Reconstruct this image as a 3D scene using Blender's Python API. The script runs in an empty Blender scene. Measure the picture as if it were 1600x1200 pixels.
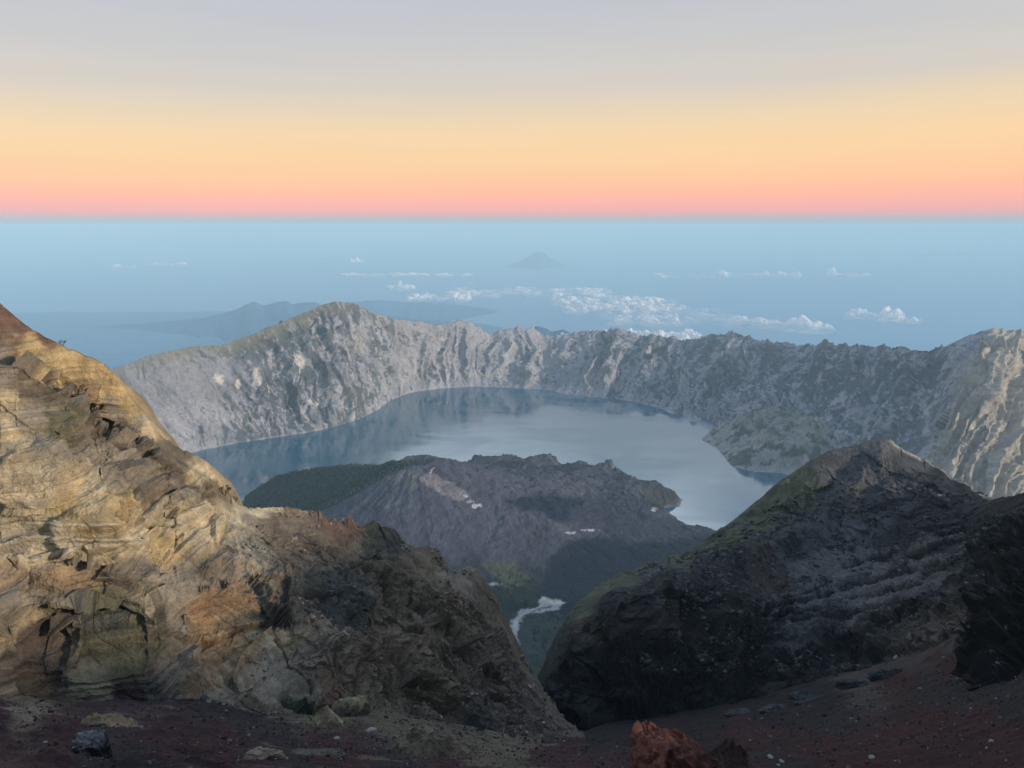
import bpy, math, random
import numpy as np
random.seed(7)
rng = np.random.default_rng(11)
S = bpy.context.scene
COL = S.collection
R = math.radians

# ------------------------------------------------------------------ camera model (photo is 1600 x 1200)
F = 1208.0
PITCH = math.atan(248.0 / F)
CP, SP = math.cos(PITCH), math.sin(PITCH)
LAKE, SEA = -1500.0, -3500.0

def ray(x, y):
    u = (np.asarray(x, float) - 800) / F
    v = (600 - np.asarray(y, float)) / F
    return u, CP + v * SP, -SP + v * CP

def at(x, y, Y):                       # point seen at photo position x, y and Y metres ahead
    dx, dy, dz = ray(x, y)
    s = Y / dy
    return np.stack([dx * s, dy * s, dz * s], -1)

def at_z(x, y, z):                     # point seen at photo position x, y on the level z
    dx, dy, dz = ray(x, y)
    s = z / dz
    return np.stack([dx * s, dy * s, dz * s], -1)

def photo_xy(P):
    f = P[..., 1] * CP - P[..., 2] * SP
    u = P[..., 1] * SP + P[..., 2] * CP
    f = np.where(np.abs(f) < 1e-3, 1e-3, f)
    return 800 + F * P[..., 0] / f, 600 - F * u / f

# ------------------------------------------------------------------ noise
_G = rng.normal(size=(256, 3)); _G /= np.linalg.norm(_G, axis=1)[:, None]
_G = _G.astype(np.float32)

from concurrent.futures import ThreadPoolExecutor
_POOL = ThreadPoolExecutor(4)
def chunked(fn, p, seed):
    p = np.asarray(p, float)
    sh = p.shape[:-1]
    q = p.reshape(-1, 3)
    parts = np.array_split(q, max(1, len(q) // 20000))
    return np.concatenate(list(_POOL.map(lambda c: fn(c, seed), parts))).reshape(sh)

def _lat(i, seed):
    k = np.uint32((seed * 1274126177 + 12345) & 0xffffffff)
    u = i.astype(np.int64).astype(np.uint32)
    return u[:, 0] * np.uint32(374761393) + k, u[:, 1] * np.uint32(668265263), u[:, 2] * np.uint32(2246822519)

def _fin(h):
    h = (h ^ (h >> np.uint32(15))) * np.uint32(2246822519)
    h = (h ^ (h >> np.uint32(13))) * np.uint32(3266489917)
    return h ^ (h >> np.uint32(16))

def _noise(p, seed):
    i = np.floor(p)
    f = (p - i).astype(np.float32)
    w = f * f * f * (f * (f * 6 - 15) + 10)
    hx, hy, hz = _lat(i, seed)
    out = np.zeros(len(p), np.float32)
    X = [(hx, f[:, 0], 1 - w[:, 0]), (hx + np.uint32(374761393), f[:, 0] - 1, w[:, 0])]
    Y = [(hy, f[:, 1], 1 - w[:, 1]), (hy + np.uint32(668265263), f[:, 1] - 1, w[:, 1])]
    Z = [(hz, f[:, 2], 1 - w[:, 2]), (hz + np.uint32(2246822519), f[:, 2] - 1, w[:, 2])]
    for a, fx, wx in X:
        for b, fy, wy in Y:
            ab = a + b; wxy = wx * wy
            for c, fz, wz in Z:
                g = _G[_fin(ab + c) & np.uint32(255)]
                out += wxy * wz * (g[:, 0] * fx + g[:, 1] * fy + g[:, 2] * fz)
    return out * 1.5

def noise(p, seed=0): return chunked(_noise, p, seed)

def _facets(p, seed):
    i = np.floor(p); f = (p - i).astype(np.float32)
    hx, hy, hz = _lat(i, seed)
    best = np.full(len(p), 1e9, np.float32); val = np.zeros(len(p), np.float32)
    for dx in (-1, 0, 1):
        for dy in (-1, 0, 1):
            for dz in (-1, 0, 1):
                h = _fin(hx + np.uint32((dx * 374761393) & 0xffffffff) + hy + np.uint32((dy * 668265263) & 0xffffffff) + hz + np.uint32((dz * 2246822519) & 0xffffffff))
                ox = dx + (h & np.uint32(1023)).astype(np.float32) / 1023 - f[:, 0]
                oy = dy + ((h >> np.uint32(10)) & np.uint32(1023)).astype(np.float32) / 1023 - f[:, 1]
                oz = dz + ((h >> np.uint32(20)) & np.uint32(1023)).astype(np.float32) / 1023 - f[:, 2]
                d = ox * ox + oy * oy + oz * oz
                k = d < best
                if k.any():
                    g = _G[(h[k] >> np.uint32(7)) & np.uint32(255)]
                    best[k] = d[k]
                    val[k] = ((h[k] >> np.uint32(4)) & np.uint32(255)).astype(np.float32) / 255 - .5 - .9 * (g[:, 0] * ox[k] + g[:, 1] * oy[k] + g[:, 2] * oz[k])
    return val

def facets(p, seed=0):
    """angular broken-rock relief: flat tilted faces meeting in edges"""
    return chunked(_facets, p, seed)

def cracks(p, w, seed=0):
    return 1 - sstep(0, w, np.abs(fbm(p, 3, seed=seed)))

def fbm(p, octaves=5, gain=0.5, lac=2.03, seed=0):
    a, s, t = 1.0, 0.0, 0.0
    p = np.asarray(p, float)
    for k in range(octaves):
        s = s + a * noise(p, seed + k * 17)
        t += a
        a *= gain
        p = p * lac + 3.7
    return s / t * 1.6

def ridged(p, octaves=5, gain=0.5, lac=2.07, seed=0):
    a, s, t = 1.0, 0.0, 0.0
    w = 1.0
    p = np.asarray(p, float)
    for k in range(octaves):
        n = 1 - np.abs(noise(p, seed + k * 31)) * 1.7
        n = np.clip(n, 0, 1) ** 2 * w
        s = s + a * n
        t += a
        w = np.clip(n * 1.6, 0, 1)
        a *= gain
        p = p * lac + 5.1
    return s / t

def sstep(a, b, x):
    t = np.clip((x - a) / (b - a), 0, 1)
    return t * t * (3 - 2 * t)

def mix(a, b, t):
    t = np.asarray(t)[..., None]
    return np.asarray(a) * (1 - t) + np.asarray(b) * t

def warp(P, scale, amp, seed=50, octaves=3):
    q = P / scale
    return P + amp * np.stack([fbm(q, octaves, seed=seed), fbm(q + 31.4, octaves, seed=seed + 5), fbm(q + 77.7, octaves, seed=seed + 9)], -1)

# ------------------------------------------------------------------ objects
def tag(o, label=None, cat=None, group=None, kind=None):
    if label: o['label'] = label
    if cat: o['category'] = cat
    if group: o['group'] = group
    if kind: o['kind'] = kind
    return o

def link(name, me, m=None, parent=None):
    o = bpy.data.objects.new(name, me)
    COL.objects.link(o)
    if m: me.materials.append(m)
    if parent: o.parent = parent
    return o

def raw_mesh(name, V, Q, colors=None, smooth=True):
    V = np.ascontiguousarray(V, np.float32); Q = np.ascontiguousarray(Q, np.int32)
    me = bpy.data.meshes.new(name)
    n, k = Q.shape
    me.vertices.add(len(V)); me.vertices.foreach_set('co', V.ravel())
    me.loops.add(n * k); me.loops.foreach_set('vertex_index', Q.ravel())
    me.polygons.add(n)
    me.polygons.foreach_set('loop_start', np.arange(0, n * k, k, dtype=np.int32))
    me.polygons.foreach_set('loop_total', np.full(n, k, np.int32))
    me.polygons.foreach_set('use_smooth', np.full(n, smooth, bool))
    me.update(calc_edges=True)
    if colors is not None:
        a = me.color_attributes.new('rock', 'FLOAT_COLOR', 'POINT')
        c = np.ones((len(V), 4), np.float32); c[:, :3] = np.clip(colors, 0, 1)
        a.data.foreach_set('color', c.ravel())
    return me

def grid_quads(N, M, wrap=False):
    i = np.arange(N - (0 if wrap else 1))[:, None]; j = np.arange(M - 1)[None, :]
    i2 = (i + 1) % N
    return np.stack([i * M + j, i * M + j + 1, i2 * M + j + 1, i2 * M + j], -1).reshape(-1, 4)

def grid_object(name, P, m, C=None, smooth=True, flip=False):
    N, M = P.shape[:2]
    Q = grid_quads(N, M)
    if flip: Q = Q[:, ::-1]
    return link(name, raw_mesh(name, P.reshape(-1, 3), Q, None if C is None else C.reshape(-1, 3), smooth), m)

def normals(P):
    du = np.gradient(P, axis=0); dv = np.gradient(P, axis=1)
    n = np.cross(du, dv)
    n /= np.linalg.norm(n, axis=-1, keepdims=True) + 1e-9
    return n

def smooth_axis(A, k, axis):
    if k < 1: return A
    ker = np.hanning(2 * k + 3)[1:-1]; ker /= ker.sum()
    pad = [(0, 0)] * A.ndim; pad[axis] = (k, k)
    B = np.pad(A, pad, mode='edge')
    return np.apply_along_axis(lambda v: np.convolve(v, ker, 'valid'), axis, B)

def loft(rows, n, counts, ksm=4):
    """surface through rows of (photo x, photo y, distance); rows run from the top down"""
    xs = np.concatenate([np.linspace(a, b, k, endpoint=False) for a, b, k in n] + [[n[-1][1]]])
    ys = []; Ys = []
    for r in rows:
        r = np.array(r, float)
        ys.append(np.interp(xs, r[:, 0], r[:, 1])); Ys.append(np.interp(xs, r[:, 0], r[:, 2]))
    Y = np.concatenate([np.linspace(0, 1, c, endpoint=False)[:, None] * (Ys[k + 1] - Ys[k])[None] + Ys[k][None] for k, c in enumerate(counts)] + [Ys[-1][None]]).T
    y = np.concatenate([np.linspace(0, 1, c, endpoint=False)[:, None] * (ys[k + 1] - ys[k])[None] + ys[k][None] for k, c in enumerate(counts)] + [ys[-1][None]]).T
    Y = smooth_axis(smooth_axis(Y, ksm, 1), ksm, 0)
    X = np.repeat(xs[:, None], y.shape[1], 1)
    return at(X, y, Y), X, y

def add_back(P, D, n):
    """the far side of a crest: (distance behind, drop) pairs"""
    D = np.array(D, float)
    t = np.linspace(0, 1, n + 1)[1:]
    k = np.linspace(0, 1, len(D))
    d = np.interp(t, k, D[:, 0]); h = np.interp(t, k, D[:, 1])
    B = P[:, :1, :] + np.stack([0 * d, d, -h], -1)[None]
    return np.concatenate([B[:, ::-1], P], 1)

def line_dist(X, Y, pts):
    """distance to an open run of points"""
    d = np.full(X.shape, 1e12)
    for (ax, ay), (bx, by) in zip(pts[:-1], pts[1:]):
        ex, ey = bx - ax, by - ay
        t = np.clip(((X - ax) * ex + (Y - ay) * ey) / (ex * ex + ey * ey), 0, 1)
        d = np.minimum(d, (X - ax - t * ex) ** 2 + (Y - ay - t * ey) ** 2)
    return np.sqrt(d)

def edge_step(X, Y, pts, L, soft=2.5):
    """1 just left of a steep run of points, fading over L to the left; 0 on its right"""
    p = np.array(pts, float); side = X - np.interp(Y, p[:, 1], p[:, 0])
    win = sstep(p[0, 1] - 14, p[0, 1] + 14, Y) * (1 - sstep(p[-1, 1] - 14, p[-1, 1] + 14, Y))
    return (1 - sstep(-soft, soft, side)) * np.exp(np.minimum(side, 0) / L) * win

def zones(x, y, pts, power=5.0):
    """rock kinds at spots of the surface, spread to the nearest spot"""
    num = 0; den = 0
    for (px, py, c) in pts:
        w = 1.0 / (((x - px) ** 2 + (y - py) ** 2) / 900.0 + 0.02) ** (power / 2)
        num = num + w[..., None] * np.array(c); den = den + w
    return num / den[..., None]

# ------------------------------------------------------------------ materials
def nodes_of(name):
    m = bpy.data.materials.new(name); m.use_nodes = True
    nt = m.node_tree
    return m, nt, nt.nodes['Principled BSDF'], nt.nodes['Material Output']

def N(nt, kind, **kw):
    n = nt.nodes.new(kind)
    for k, v in kw.items():
        if k in n.inputs.keys() if hasattr(n.inputs, 'keys') else False: n.inputs[k].default_value = v
        else: setattr(n, k, v)
    return n

def rock_material(name, scale, bump, var=0.35, rough=0.92, base=None, spec=0.25, speck=0.0):
    """rock and soil: vertex rock colours times fine grain, with bump; scale in metres"""
    m, nt, b, out = nodes_of(name)
    L = nt.links.new
    geo = N(nt, 'ShaderNodeNewGeometry')
    mp = N(nt, 'ShaderNodeVectorMath', operation='SCALE'); mp.inputs['Scale'].default_value = 1.0 / scale
    L(geo.outputs['Position'], mp.inputs[0])
    n1 = N(nt, 'ShaderNodeTexNoise', Scale=1.0, Detail=8.0, Roughness=0.65); L(mp.outputs[0], n1.inputs['Vector'])
    n2 = N(nt, 'ShaderNodeTexNoise', Scale=4.3, Detail=6.0, Roughness=0.7); L(mp.outputs[0], n2.inputs['Vector'])
    vo = N(nt, 'ShaderNodeTexVoronoi', Scale=2.2); L(mp.outputs[0], vo.inputs['Vector'])
    add = N(nt, 'ShaderNodeMath', operation='ADD'); L(n1.outputs['Fac'], add.inputs[0]); L(n2.outputs['Fac'], add.inputs[1])
    mr = N(nt, 'ShaderNodeMapRange'); L(add.outputs[0], mr.inputs['Value'])
    mr.inputs['From Min'].default_value = 0.65; mr.inputs['From Max'].default_value = 1.35
    mr.inputs['To Min'].default_value = 1 - var; mr.inputs['To Max'].default_value = 1 + var
    if base is None:
        at_ = N(nt, 'ShaderNodeVertexColor', layer_name='rock'); csock = at_.outputs['Color']
    else:
        rgb = N(nt, 'ShaderNodeRGB'); rgb.outputs[0].default_value = (*base, 1); csock = rgb.outputs[0]
    mul = N(nt, 'ShaderNodeVectorMath', operation='SCALE'); L(csock, mul.inputs[0]); L(mr.outputs[0], mul.inputs['Scale'])
    col = mul.outputs[0]
    if speck > 0:
        v2 = N(nt, 'ShaderNodeTexVoronoi', Scale=9.0); L(mp.outputs[0], v2.inputs['Vector'])
        lt = N(nt, 'ShaderNodeMath', operation='LESS_THAN'); L(v2.outputs['Distance'], lt.inputs[0]); lt.inputs[1].default_value = 0.16
        wn = N(nt, 'ShaderNodeSeparateColor'); L(v2.outputs['Color'], wn.inputs[0])
        gt = N(nt, 'ShaderNodeMath', operation='GREATER_THAN'); L(wn.outputs[0], gt.inputs[0]); gt.inputs[1].default_value = 1 - speck
        mm = N(nt, 'ShaderNodeMath', operation='MULTIPLY'); L(lt.outputs[0], mm.inputs[0]); L(gt.outputs[0], mm.inputs[1])
        mx = N(nt, 'ShaderNodeMix', data_type='RGBA'); L(mm.outputs[0], mx.inputs['Factor']); L(col, mx.inputs['A'])
        mx.inputs['B'].default_value = (0.22, 0.2, 0.19, 1); col = mx.outputs['Result']
    L(col, b.inputs['Base Color'])
    sm = N(nt, 'ShaderNodeMath', operation='MULTIPLY_ADD'); L(vo.outputs['Distance'], sm.inputs[0]); sm.inputs[1].default_value = 0.5; L(add.outputs[0], sm.inputs[2])
    bp = N(nt, 'ShaderNodeBump'); bp.inputs['Strength'].default_value = 1.0; bp.inputs['Distance'].default_value = bump
    L(sm.outputs[0], bp.inputs['Height']); L(bp.outputs[0], b.inputs['Normal'])
    b.inputs['Roughness'].default_value = rough
    b.inputs['Specular IOR Level'].default_value = spec
    return m

# ------------------------------------------------------------------ colours (albedo)
TAN = (.43, .335, .20); OCH = (.42, .30, .145); CREAM = (.46, .38, .25); GRB = (.22, .18, .13); DBR = (.145, .112, .074)
ORG = (.26, .155, .075); DGR = (.075, .075, .065); OLV = (.13, .115, .065); RBR = (.145, .085, .055); PBR = (.12, .09, .068)
BRN = (.185, .138, .09); OTN = (.30, .205, .115); GTN = (.29, .24, .17); GRN = (.06, .065, .04); PUR = (.05, .03, .03); POL = (.24, .21, .13)

# =================================================================== LEFT CLIFF
def build_cliff():
    crest = [(-260, 330, 330), (-120, 410, 330), (0, 475, 330), (30, 500, 333), (75, 528, 336), (100, 540, 340), (140, 555, 345), (165, 570, 348), (185, 590, 350), (205, 622, 352), (235, 657, 356), (250, 682, 360), (290, 702, 364), (318, 716, 368), (334, 733, 370), (341, 766, 374), (372, 786, 380), (400, 796, 386), (412, 793, 390), (500, 798, 410), (510, 808, 412), (548, 808, 420), (556, 820, 424), (600, 822, 432), (619, 824, 436), (627, 852, 440), (688, 857, 455), (699, 890, 458), (711, 896, 462), (728, 884, 467), (745, 889, 470), (764, 918, 474), (785, 952, 478), (800, 985, 476), (820, 1025, 468), (840, 1062, 452), (860, 1092, 430), (885, 1126, 400), (915, 1152, 345), (940, 1166, 325)]
    face = [(-260, 480, 300), (0, 560, 312), (30, 560, 318), (70, 592, 324), (100, 608, 330), (118, 645, 335), (150, 662, 340), (180, 670, 344), (205, 690, 346), (225, 702, 348), (250, 698, 352), (290, 722, 357), (320, 738, 361), (340, 775, 366), (400, 808, 380), (500, 812, 400), (560, 832, 412), (630, 860, 428), (700, 897, 448), (740, 900, 456), (785, 962, 466), (820, 1037, 456), (860, 1100, 420), (915, 1154, 343), (940, 1167, 324)]
    spur = [(-260, 500, 280), (0, 557, 288), (30, 556, 292), (70, 588, 296), (100, 604, 301), (118, 642, 306), (150, 660, 312), (180, 668, 318), (205, 690, 324), (225, 704, 330), (250, 704, 338), (290, 730, 346), (320, 745, 352), (340, 783, 358), (400, 820, 366), (500, 835, 380), (560, 860, 388), (630, 890, 400), (700, 925, 416), (740, 945, 424), (785, 1000, 430), (820, 1060, 424), (860, 1112, 400), (915, 1157, 340), (940, 1169, 322)]
    mid = [(-260, 760, 250), (0, 780, 258), (100, 790, 262), (170, 800, 266), (215, 850, 280), (260, 850, 298), (340, 860, 312), (400, 880, 318), (500, 905, 326), (600, 950, 340), (700, 1000, 360), (785, 1060, 378), (860, 1125, 370), (915, 1160, 335), (940, 1170, 320)]
    low = [(-260, 930, 232), (0, 930, 238), (100, 930, 242), (230, 930, 256), (280, 945, 272), (400, 940, 284), (500, 975, 292), (600, 1020, 306), (700, 1065, 326), (785, 1105, 345), (860, 1142, 345), (915, 1163, 330), (940, 1171, 318)]
    base = [(-260, 1098, 214), (0, 1098, 222), (100, 1107, 226), (300, 1104, 236), (400, 1127, 242), (500, 1132, 250), (600, 1116, 272), (650, 1133, 282), (800, 1160, 306), (860, 1166, 315), (915, 1168, 322), (940, 1173, 315)]
    sink = [(x, y + 45, Y + 4) for x, y, Y in base]
    P, X, Yp = loft([crest, face, spur, mid, low, base, sink], [(-260, 0, 70), (0, 940, 980)], [90, 8, 150, 110, 120, 16], ksm=3)
    # hollows and bulges: photo position, radii, metres pushed back
    for (cx, cy, rx, ry, d, ang) in [(130, 1000, 120, 60, 5, 0), (370, 985, 90, 75, 8, 20), (480, 930, 95, 34, -8, 12), (10, 1000, 34, 120, -9, 0), (60, 1040, 32, 60, 4, 0), (240, 850, 30, 60, 6, 20),
                                 (235, 775, 28, 55, 5, 10), (170, 690, 60, 30, 4, 25), (115, 640, 30, 25, 5, 0), (600, 880, 16, 90, 6, -18), (655, 960, 14, 80, 6, -16), (705, 960, 10, 75, 5, -12), (760, 1010, 10, 60, 5, -20), (520, 1090, 60, 30, -5, 15),
                                 (640, 1020, 60, 60, -5, 0), (560, 950, 40, 40, -4, 0), (420, 815, 40, 20, 3, 10), (440, 1085, 70, 24, -4, 12), (150, 830, 70, 40, -5, 10), (60, 740, 70, 60, -5, 0)]:
        a = math.radians(ang); dx = X - cx; dy = Yp - cy
        q = ((dx * math.cos(a) + dy * math.sin(a)) / rx) ** 2 + ((-dx * math.sin(a) + dy * math.cos(a)) / ry) ** 2
        q = q + 0.25 * fbm(P / 14.0, 3, seed=int(cx))
        wgt = 1 - sstep(0.55, 1.15, q)
        P[..., 1] += d * wgt * (1 if d > 0 else 1)
        P[..., 0] += 0.0
    P = add_back(P, [(0, 0), (25, 18), (80, 90), (220, 300), (500, 700)], 24)
    nb = 24
    X = np.concatenate([np.repeat(X[:, :1], nb, 1), X], 1); Yp = np.concatenate([np.repeat(Yp[:, :1], nb, 1) - 3, Yp], 1)
    n = normals(P)
    n = n * np.sign(-(n[..., 1:2] * 0.8 - n[..., 2:3] * 0.6) + 1e-6)
    W = warp(P, 40.0, 9.0)
    right = sstep(380, 620, X + 40 * fbm(P / 50.0, 3, seed=3))
    lowr = sstep(820, 930, Yp)
    # crags: gullies running down, slabs, beds
    lean = W.copy(); lean[..., 0] += 0.35 * W[..., 2]
    gul = ridged(lean * np.array([1 / 34., 1 / 34., 1 / 120.]), 5, seed=4) - .4
    slab = fbm(W * np.array([1 / 26., 1 / 26., 1 / 30.]), 6, gain=.55, seed=8)
    fine = ridged(W / 7.5, 5, gain=.6, seed=12) - .4
    bed = P[..., 2] + 0.10 * P[..., 0] + 2.6 * fbm(P / 48.0, 3, seed=30) + .5 * fbm(P / 12., 3, seed=32)
    st = (np.abs(((bed / 5.5) % 1.0) - .5) * 2) ** 2
    st2 = (np.abs(((bed / 2.1 + .3) % 1.0) - .5) * 2)
    och = sstep(-10, 10, (Xs_spur(X) - Yp)) * (1 - sstep(330, 400, X))
    amp = (0.45 + 0.85 * right)
    fac1 = facets(lean * np.array([1 / 17., 1 / 17., 1 / 30.]), 88)
    fac2 = facets(W * np.array([1 / 6., 1 / 6., 1 / 7.]), 90)
    ck = cracks(lean * np.array([1 / 30., 1 / 30., 1 / 75.]), .07, 93) + .6 * cracks(W * np.array([1 / 11., 1 / 11., 1 / 22.]), .09, 96)
    rough = .35 + .65 * sstep(-.15, .35, fbm(W / 55.0, 4, seed=98))            # smooth weathered faces next to broken ones
    rough = rough * (1 - right) + right
    tread = np.abs(((bed / 7.0 + .15 * slab) % 1.0) - .5) * 2
    led = sstep(.12, .5, tread) * sstep(-.1, .25, fbm(W / 40., 3, seed=101))
    bl = fbm(np.stack([bed / 2.2, X * .006, Yp * .004], -1), 4, gain=.7, seed=68)
    jx = X + 7 * fbm(P / 12., 4, gain=.6, seed=201); jy = Yp + 7 * fbm(P / 12. + 6, 4, gain=.6, seed=203)
    big = facets(W * np.array([1 / 46., 1 / 46., 1 / 62.]), 205)
    mid_ = facets(W * np.array([1 / 19., 1 / 19., 1 / 24.]), 207)
    d = (big * (3.2 + 1.6 * right) + mid_ * (.8 * (1 - right) + 2.2 * right) + gul * (1.6 * (1 - right) * rough + 6.0 * right) + .8 * slab + fine * (.5 * rough * (1 - right) + 2.2 * right) + (.6 + .7 * och) * (st - .4) * (1 - right * .8) + .5 * st2 * (1 - right)
         + fac1 * (.4 * rough * (1 - right) * (1 - och) + 3.0 * right) + fac2 * (.35 * rough * (1 - right) + 1.5 * right) - 2.0 * ck * (.10 + .8 * right) * (1 - .6 * och) + 2.4 * (led - .5) * (1 - right) * (1 - .3 * och)
         + 1.1 * bl * (1 - right) + .4 * fbm(P / 1.6, 3, gain=.7, seed=103) * rough)
    # edges of the standing blocks
    for ln, A, Ls in [([(95, 690), (140, 742), (178, 795), (210, 852)], 9, 60), ([(250, 900), (292, 985), (314, 1072)], 7, 45), ([(38, 870), (36, 960), (30, 1090)], 8, 60), ([(590, 870), (612, 960), (645, 1020)], 7, 40), ([(690, 862), (702, 930), (716, 1010)], 6, 40), ([(655, 980), (676, 1050)], 6, 30), ([(745, 900), (790, 985), (815, 1060)], 5, 30), ([(340, 770), (360, 850), (372, 900)], 4, 50), ([(425, 800), (470, 870), (500, 905)], 4, 45), ([(520, 830), (560, 900), (585, 960)], 5, 40)]:
        d = d + A * edge_step(jx, jy, ln, Ls)
    groove = 0
    for ln, wpx, A in [([(588, 868), (600, 940), (640, 1012)], 5, 4), ([(656, 985), (674, 1045)], 4, 3.5), ([(380, 913), (450, 916), (520, 926), (560, 945)], 5, 3.5), ([(126, 858), (140, 850), (152, 860)], 4, 3), ([(205, 838), (250, 826), (275, 845)], 4, 2.5), ([(688, 870), (700, 940)], 4, 3), ([(160, 895), (200, 912), (240, 922)], 5, 2), ([(105, 580), (150, 650), (190, 690), (250, 712), (330, 775)], 5, 2.5), ([(425, 1010), (470, 1040), (500, 1060)], 3, 2)]:
        g = 1 - sstep(.3, 1.0, line_dist(jx, jy, ln) / wpx)
        d = d - A * g; groove = np.maximum(groove, g)
    layer = 0
    for ln, wpx, A in [([(-60, 900), (0, 886), (60, 872), (110, 857), (170, 847), (212, 857)], 7, 2.2), ([(-60, 862), (0, 852), (90, 834), (160, 838), (200, 850)], 5, 1.8), ([(0, 830), (100, 812), (170, 818)], 4, 1.0)]:
        g = 1 - sstep(.5, 1.0, line_dist(X + 4 * fbm(P / 12., 3, seed=215), Yp + 3 * fbm(P / 10., 3, seed=216), ln) / wpx)
        d = d + A * g; layer = np.maximum(layer, g)
    taper = sstep(0, 1, (940 - X) / 60)
    cd = np.abs(Yp - Yp[:, :1] - 3)
    d = d - 2.0
    crestw = .08 + .92 * sstep(3, 75, cd)
    P2 = P + n * (d * taper * crestw)[..., None]
    xx = X[:, :1] + 0 * X
    jag = 1.5 * fbm(np.stack([xx / 16., 0 * X, 0 * X], -1), 5, gain=.6, seed=221) + .5 * (ridged(np.stack([xx / 14., 0 * X, 0 * X], -1), 3, seed=223) - .45) + 2.0 * facets(np.stack([xx / 30., 0 * X, 0 * X], -1), 225)
    P2[..., 2] += jag * np.exp(-cd / 9.0) * (.35 + .65 * sstep(250, 420, xx))
    # rock kinds
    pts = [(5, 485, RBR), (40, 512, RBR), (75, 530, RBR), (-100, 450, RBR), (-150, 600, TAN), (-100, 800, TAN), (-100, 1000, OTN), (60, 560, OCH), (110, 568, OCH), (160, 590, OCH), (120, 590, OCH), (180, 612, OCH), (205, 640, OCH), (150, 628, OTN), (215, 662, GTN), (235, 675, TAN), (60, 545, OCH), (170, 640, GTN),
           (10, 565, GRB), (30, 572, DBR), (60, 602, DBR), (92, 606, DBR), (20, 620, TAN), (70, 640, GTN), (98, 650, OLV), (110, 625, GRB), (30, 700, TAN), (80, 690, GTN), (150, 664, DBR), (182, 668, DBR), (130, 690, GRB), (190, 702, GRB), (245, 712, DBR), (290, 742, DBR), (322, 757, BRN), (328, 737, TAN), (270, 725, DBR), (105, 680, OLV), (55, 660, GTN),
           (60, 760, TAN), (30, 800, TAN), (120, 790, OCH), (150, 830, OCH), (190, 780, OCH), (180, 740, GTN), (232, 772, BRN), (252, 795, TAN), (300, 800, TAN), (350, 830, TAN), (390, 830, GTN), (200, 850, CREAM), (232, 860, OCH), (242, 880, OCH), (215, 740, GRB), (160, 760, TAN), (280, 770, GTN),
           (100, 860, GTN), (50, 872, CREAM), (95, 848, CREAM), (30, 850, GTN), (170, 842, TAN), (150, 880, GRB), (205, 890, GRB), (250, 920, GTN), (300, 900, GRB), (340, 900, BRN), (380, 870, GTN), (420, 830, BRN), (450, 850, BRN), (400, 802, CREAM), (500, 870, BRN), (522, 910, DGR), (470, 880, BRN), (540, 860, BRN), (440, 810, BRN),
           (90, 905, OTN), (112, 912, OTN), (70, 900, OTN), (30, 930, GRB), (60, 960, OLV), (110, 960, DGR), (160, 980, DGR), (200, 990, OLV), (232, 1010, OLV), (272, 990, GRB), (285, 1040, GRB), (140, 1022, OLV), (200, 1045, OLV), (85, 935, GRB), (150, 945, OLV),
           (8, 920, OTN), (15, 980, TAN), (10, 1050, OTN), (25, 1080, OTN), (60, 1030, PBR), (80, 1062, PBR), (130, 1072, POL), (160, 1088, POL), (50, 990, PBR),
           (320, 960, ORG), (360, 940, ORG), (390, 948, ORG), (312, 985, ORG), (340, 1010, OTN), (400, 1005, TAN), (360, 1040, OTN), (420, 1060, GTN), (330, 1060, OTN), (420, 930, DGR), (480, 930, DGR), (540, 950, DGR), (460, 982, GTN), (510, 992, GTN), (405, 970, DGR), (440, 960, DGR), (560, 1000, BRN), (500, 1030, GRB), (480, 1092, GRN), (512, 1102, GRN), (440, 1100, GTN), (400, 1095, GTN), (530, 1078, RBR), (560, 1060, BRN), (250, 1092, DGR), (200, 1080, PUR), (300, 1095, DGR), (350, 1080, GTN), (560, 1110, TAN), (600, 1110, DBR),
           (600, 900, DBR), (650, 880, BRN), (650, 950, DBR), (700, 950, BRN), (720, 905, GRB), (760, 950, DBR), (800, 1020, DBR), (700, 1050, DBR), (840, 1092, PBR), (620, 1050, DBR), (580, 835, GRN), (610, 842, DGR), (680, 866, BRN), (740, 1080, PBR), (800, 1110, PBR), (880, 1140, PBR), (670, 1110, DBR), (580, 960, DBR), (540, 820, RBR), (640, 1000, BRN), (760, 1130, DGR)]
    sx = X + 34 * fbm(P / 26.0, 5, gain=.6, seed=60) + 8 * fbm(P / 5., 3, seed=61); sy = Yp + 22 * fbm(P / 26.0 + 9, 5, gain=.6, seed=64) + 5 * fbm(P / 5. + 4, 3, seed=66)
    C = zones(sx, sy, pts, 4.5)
    C = C * (1 + .30 * bl * (1 - .8 * right))[..., None]
    streak = fbm(W * np.array([1 / 5., 1 / 5., 1 / 40.]), 4, seed=70)
    dust = fbm(W / 12.0, 5, gain=.6, seed=72)
    C = C * (1 + .20 * (st - .4) * (1 - right) + .12 * (st2 - .5) * (1 - right))[..., None]
    C = C * (1 + .28 * streak + .30 * dust)[..., None]
    C = mix(C, np.array(CREAM) * 1.05, .8 * layer * (1 - .5 * sstep(.0, .4, dust)))
    # slanting laminae in the orange rock
    lam = fbm(np.stack([(X * .5 - Yp * .87) / 5.0, (X * .87 + Yp * .5) / 70., 0 * X], -1), 3, seed=231)
    inor = 1 - sstep(.7, 1.1, np.sqrt(((X - 365) / 75.) ** 2 + ((Yp - 1005) / 70.) ** 2))
    C = C * (1 + .6 * lam * inor)[..., None]
    # dark dripping streaks in the fluted hollow
    flu = sstep(.05, .4, fbm(np.stack([X / 9., Yp / 90., 0 * X], -1), 4, seed=233)) * sstep(925, 945, Yp) * (1 - sstep(975, 1015, Yp + 20 * fbm(np.stack([X / 12., 0 * X, 0 * X], -1), 3, seed=235))) * sstep(40, 70, X) * (1 - sstep(235, 260, X))
    C = mix(C, (.03, .028, .022), .75 * flu)
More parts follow.
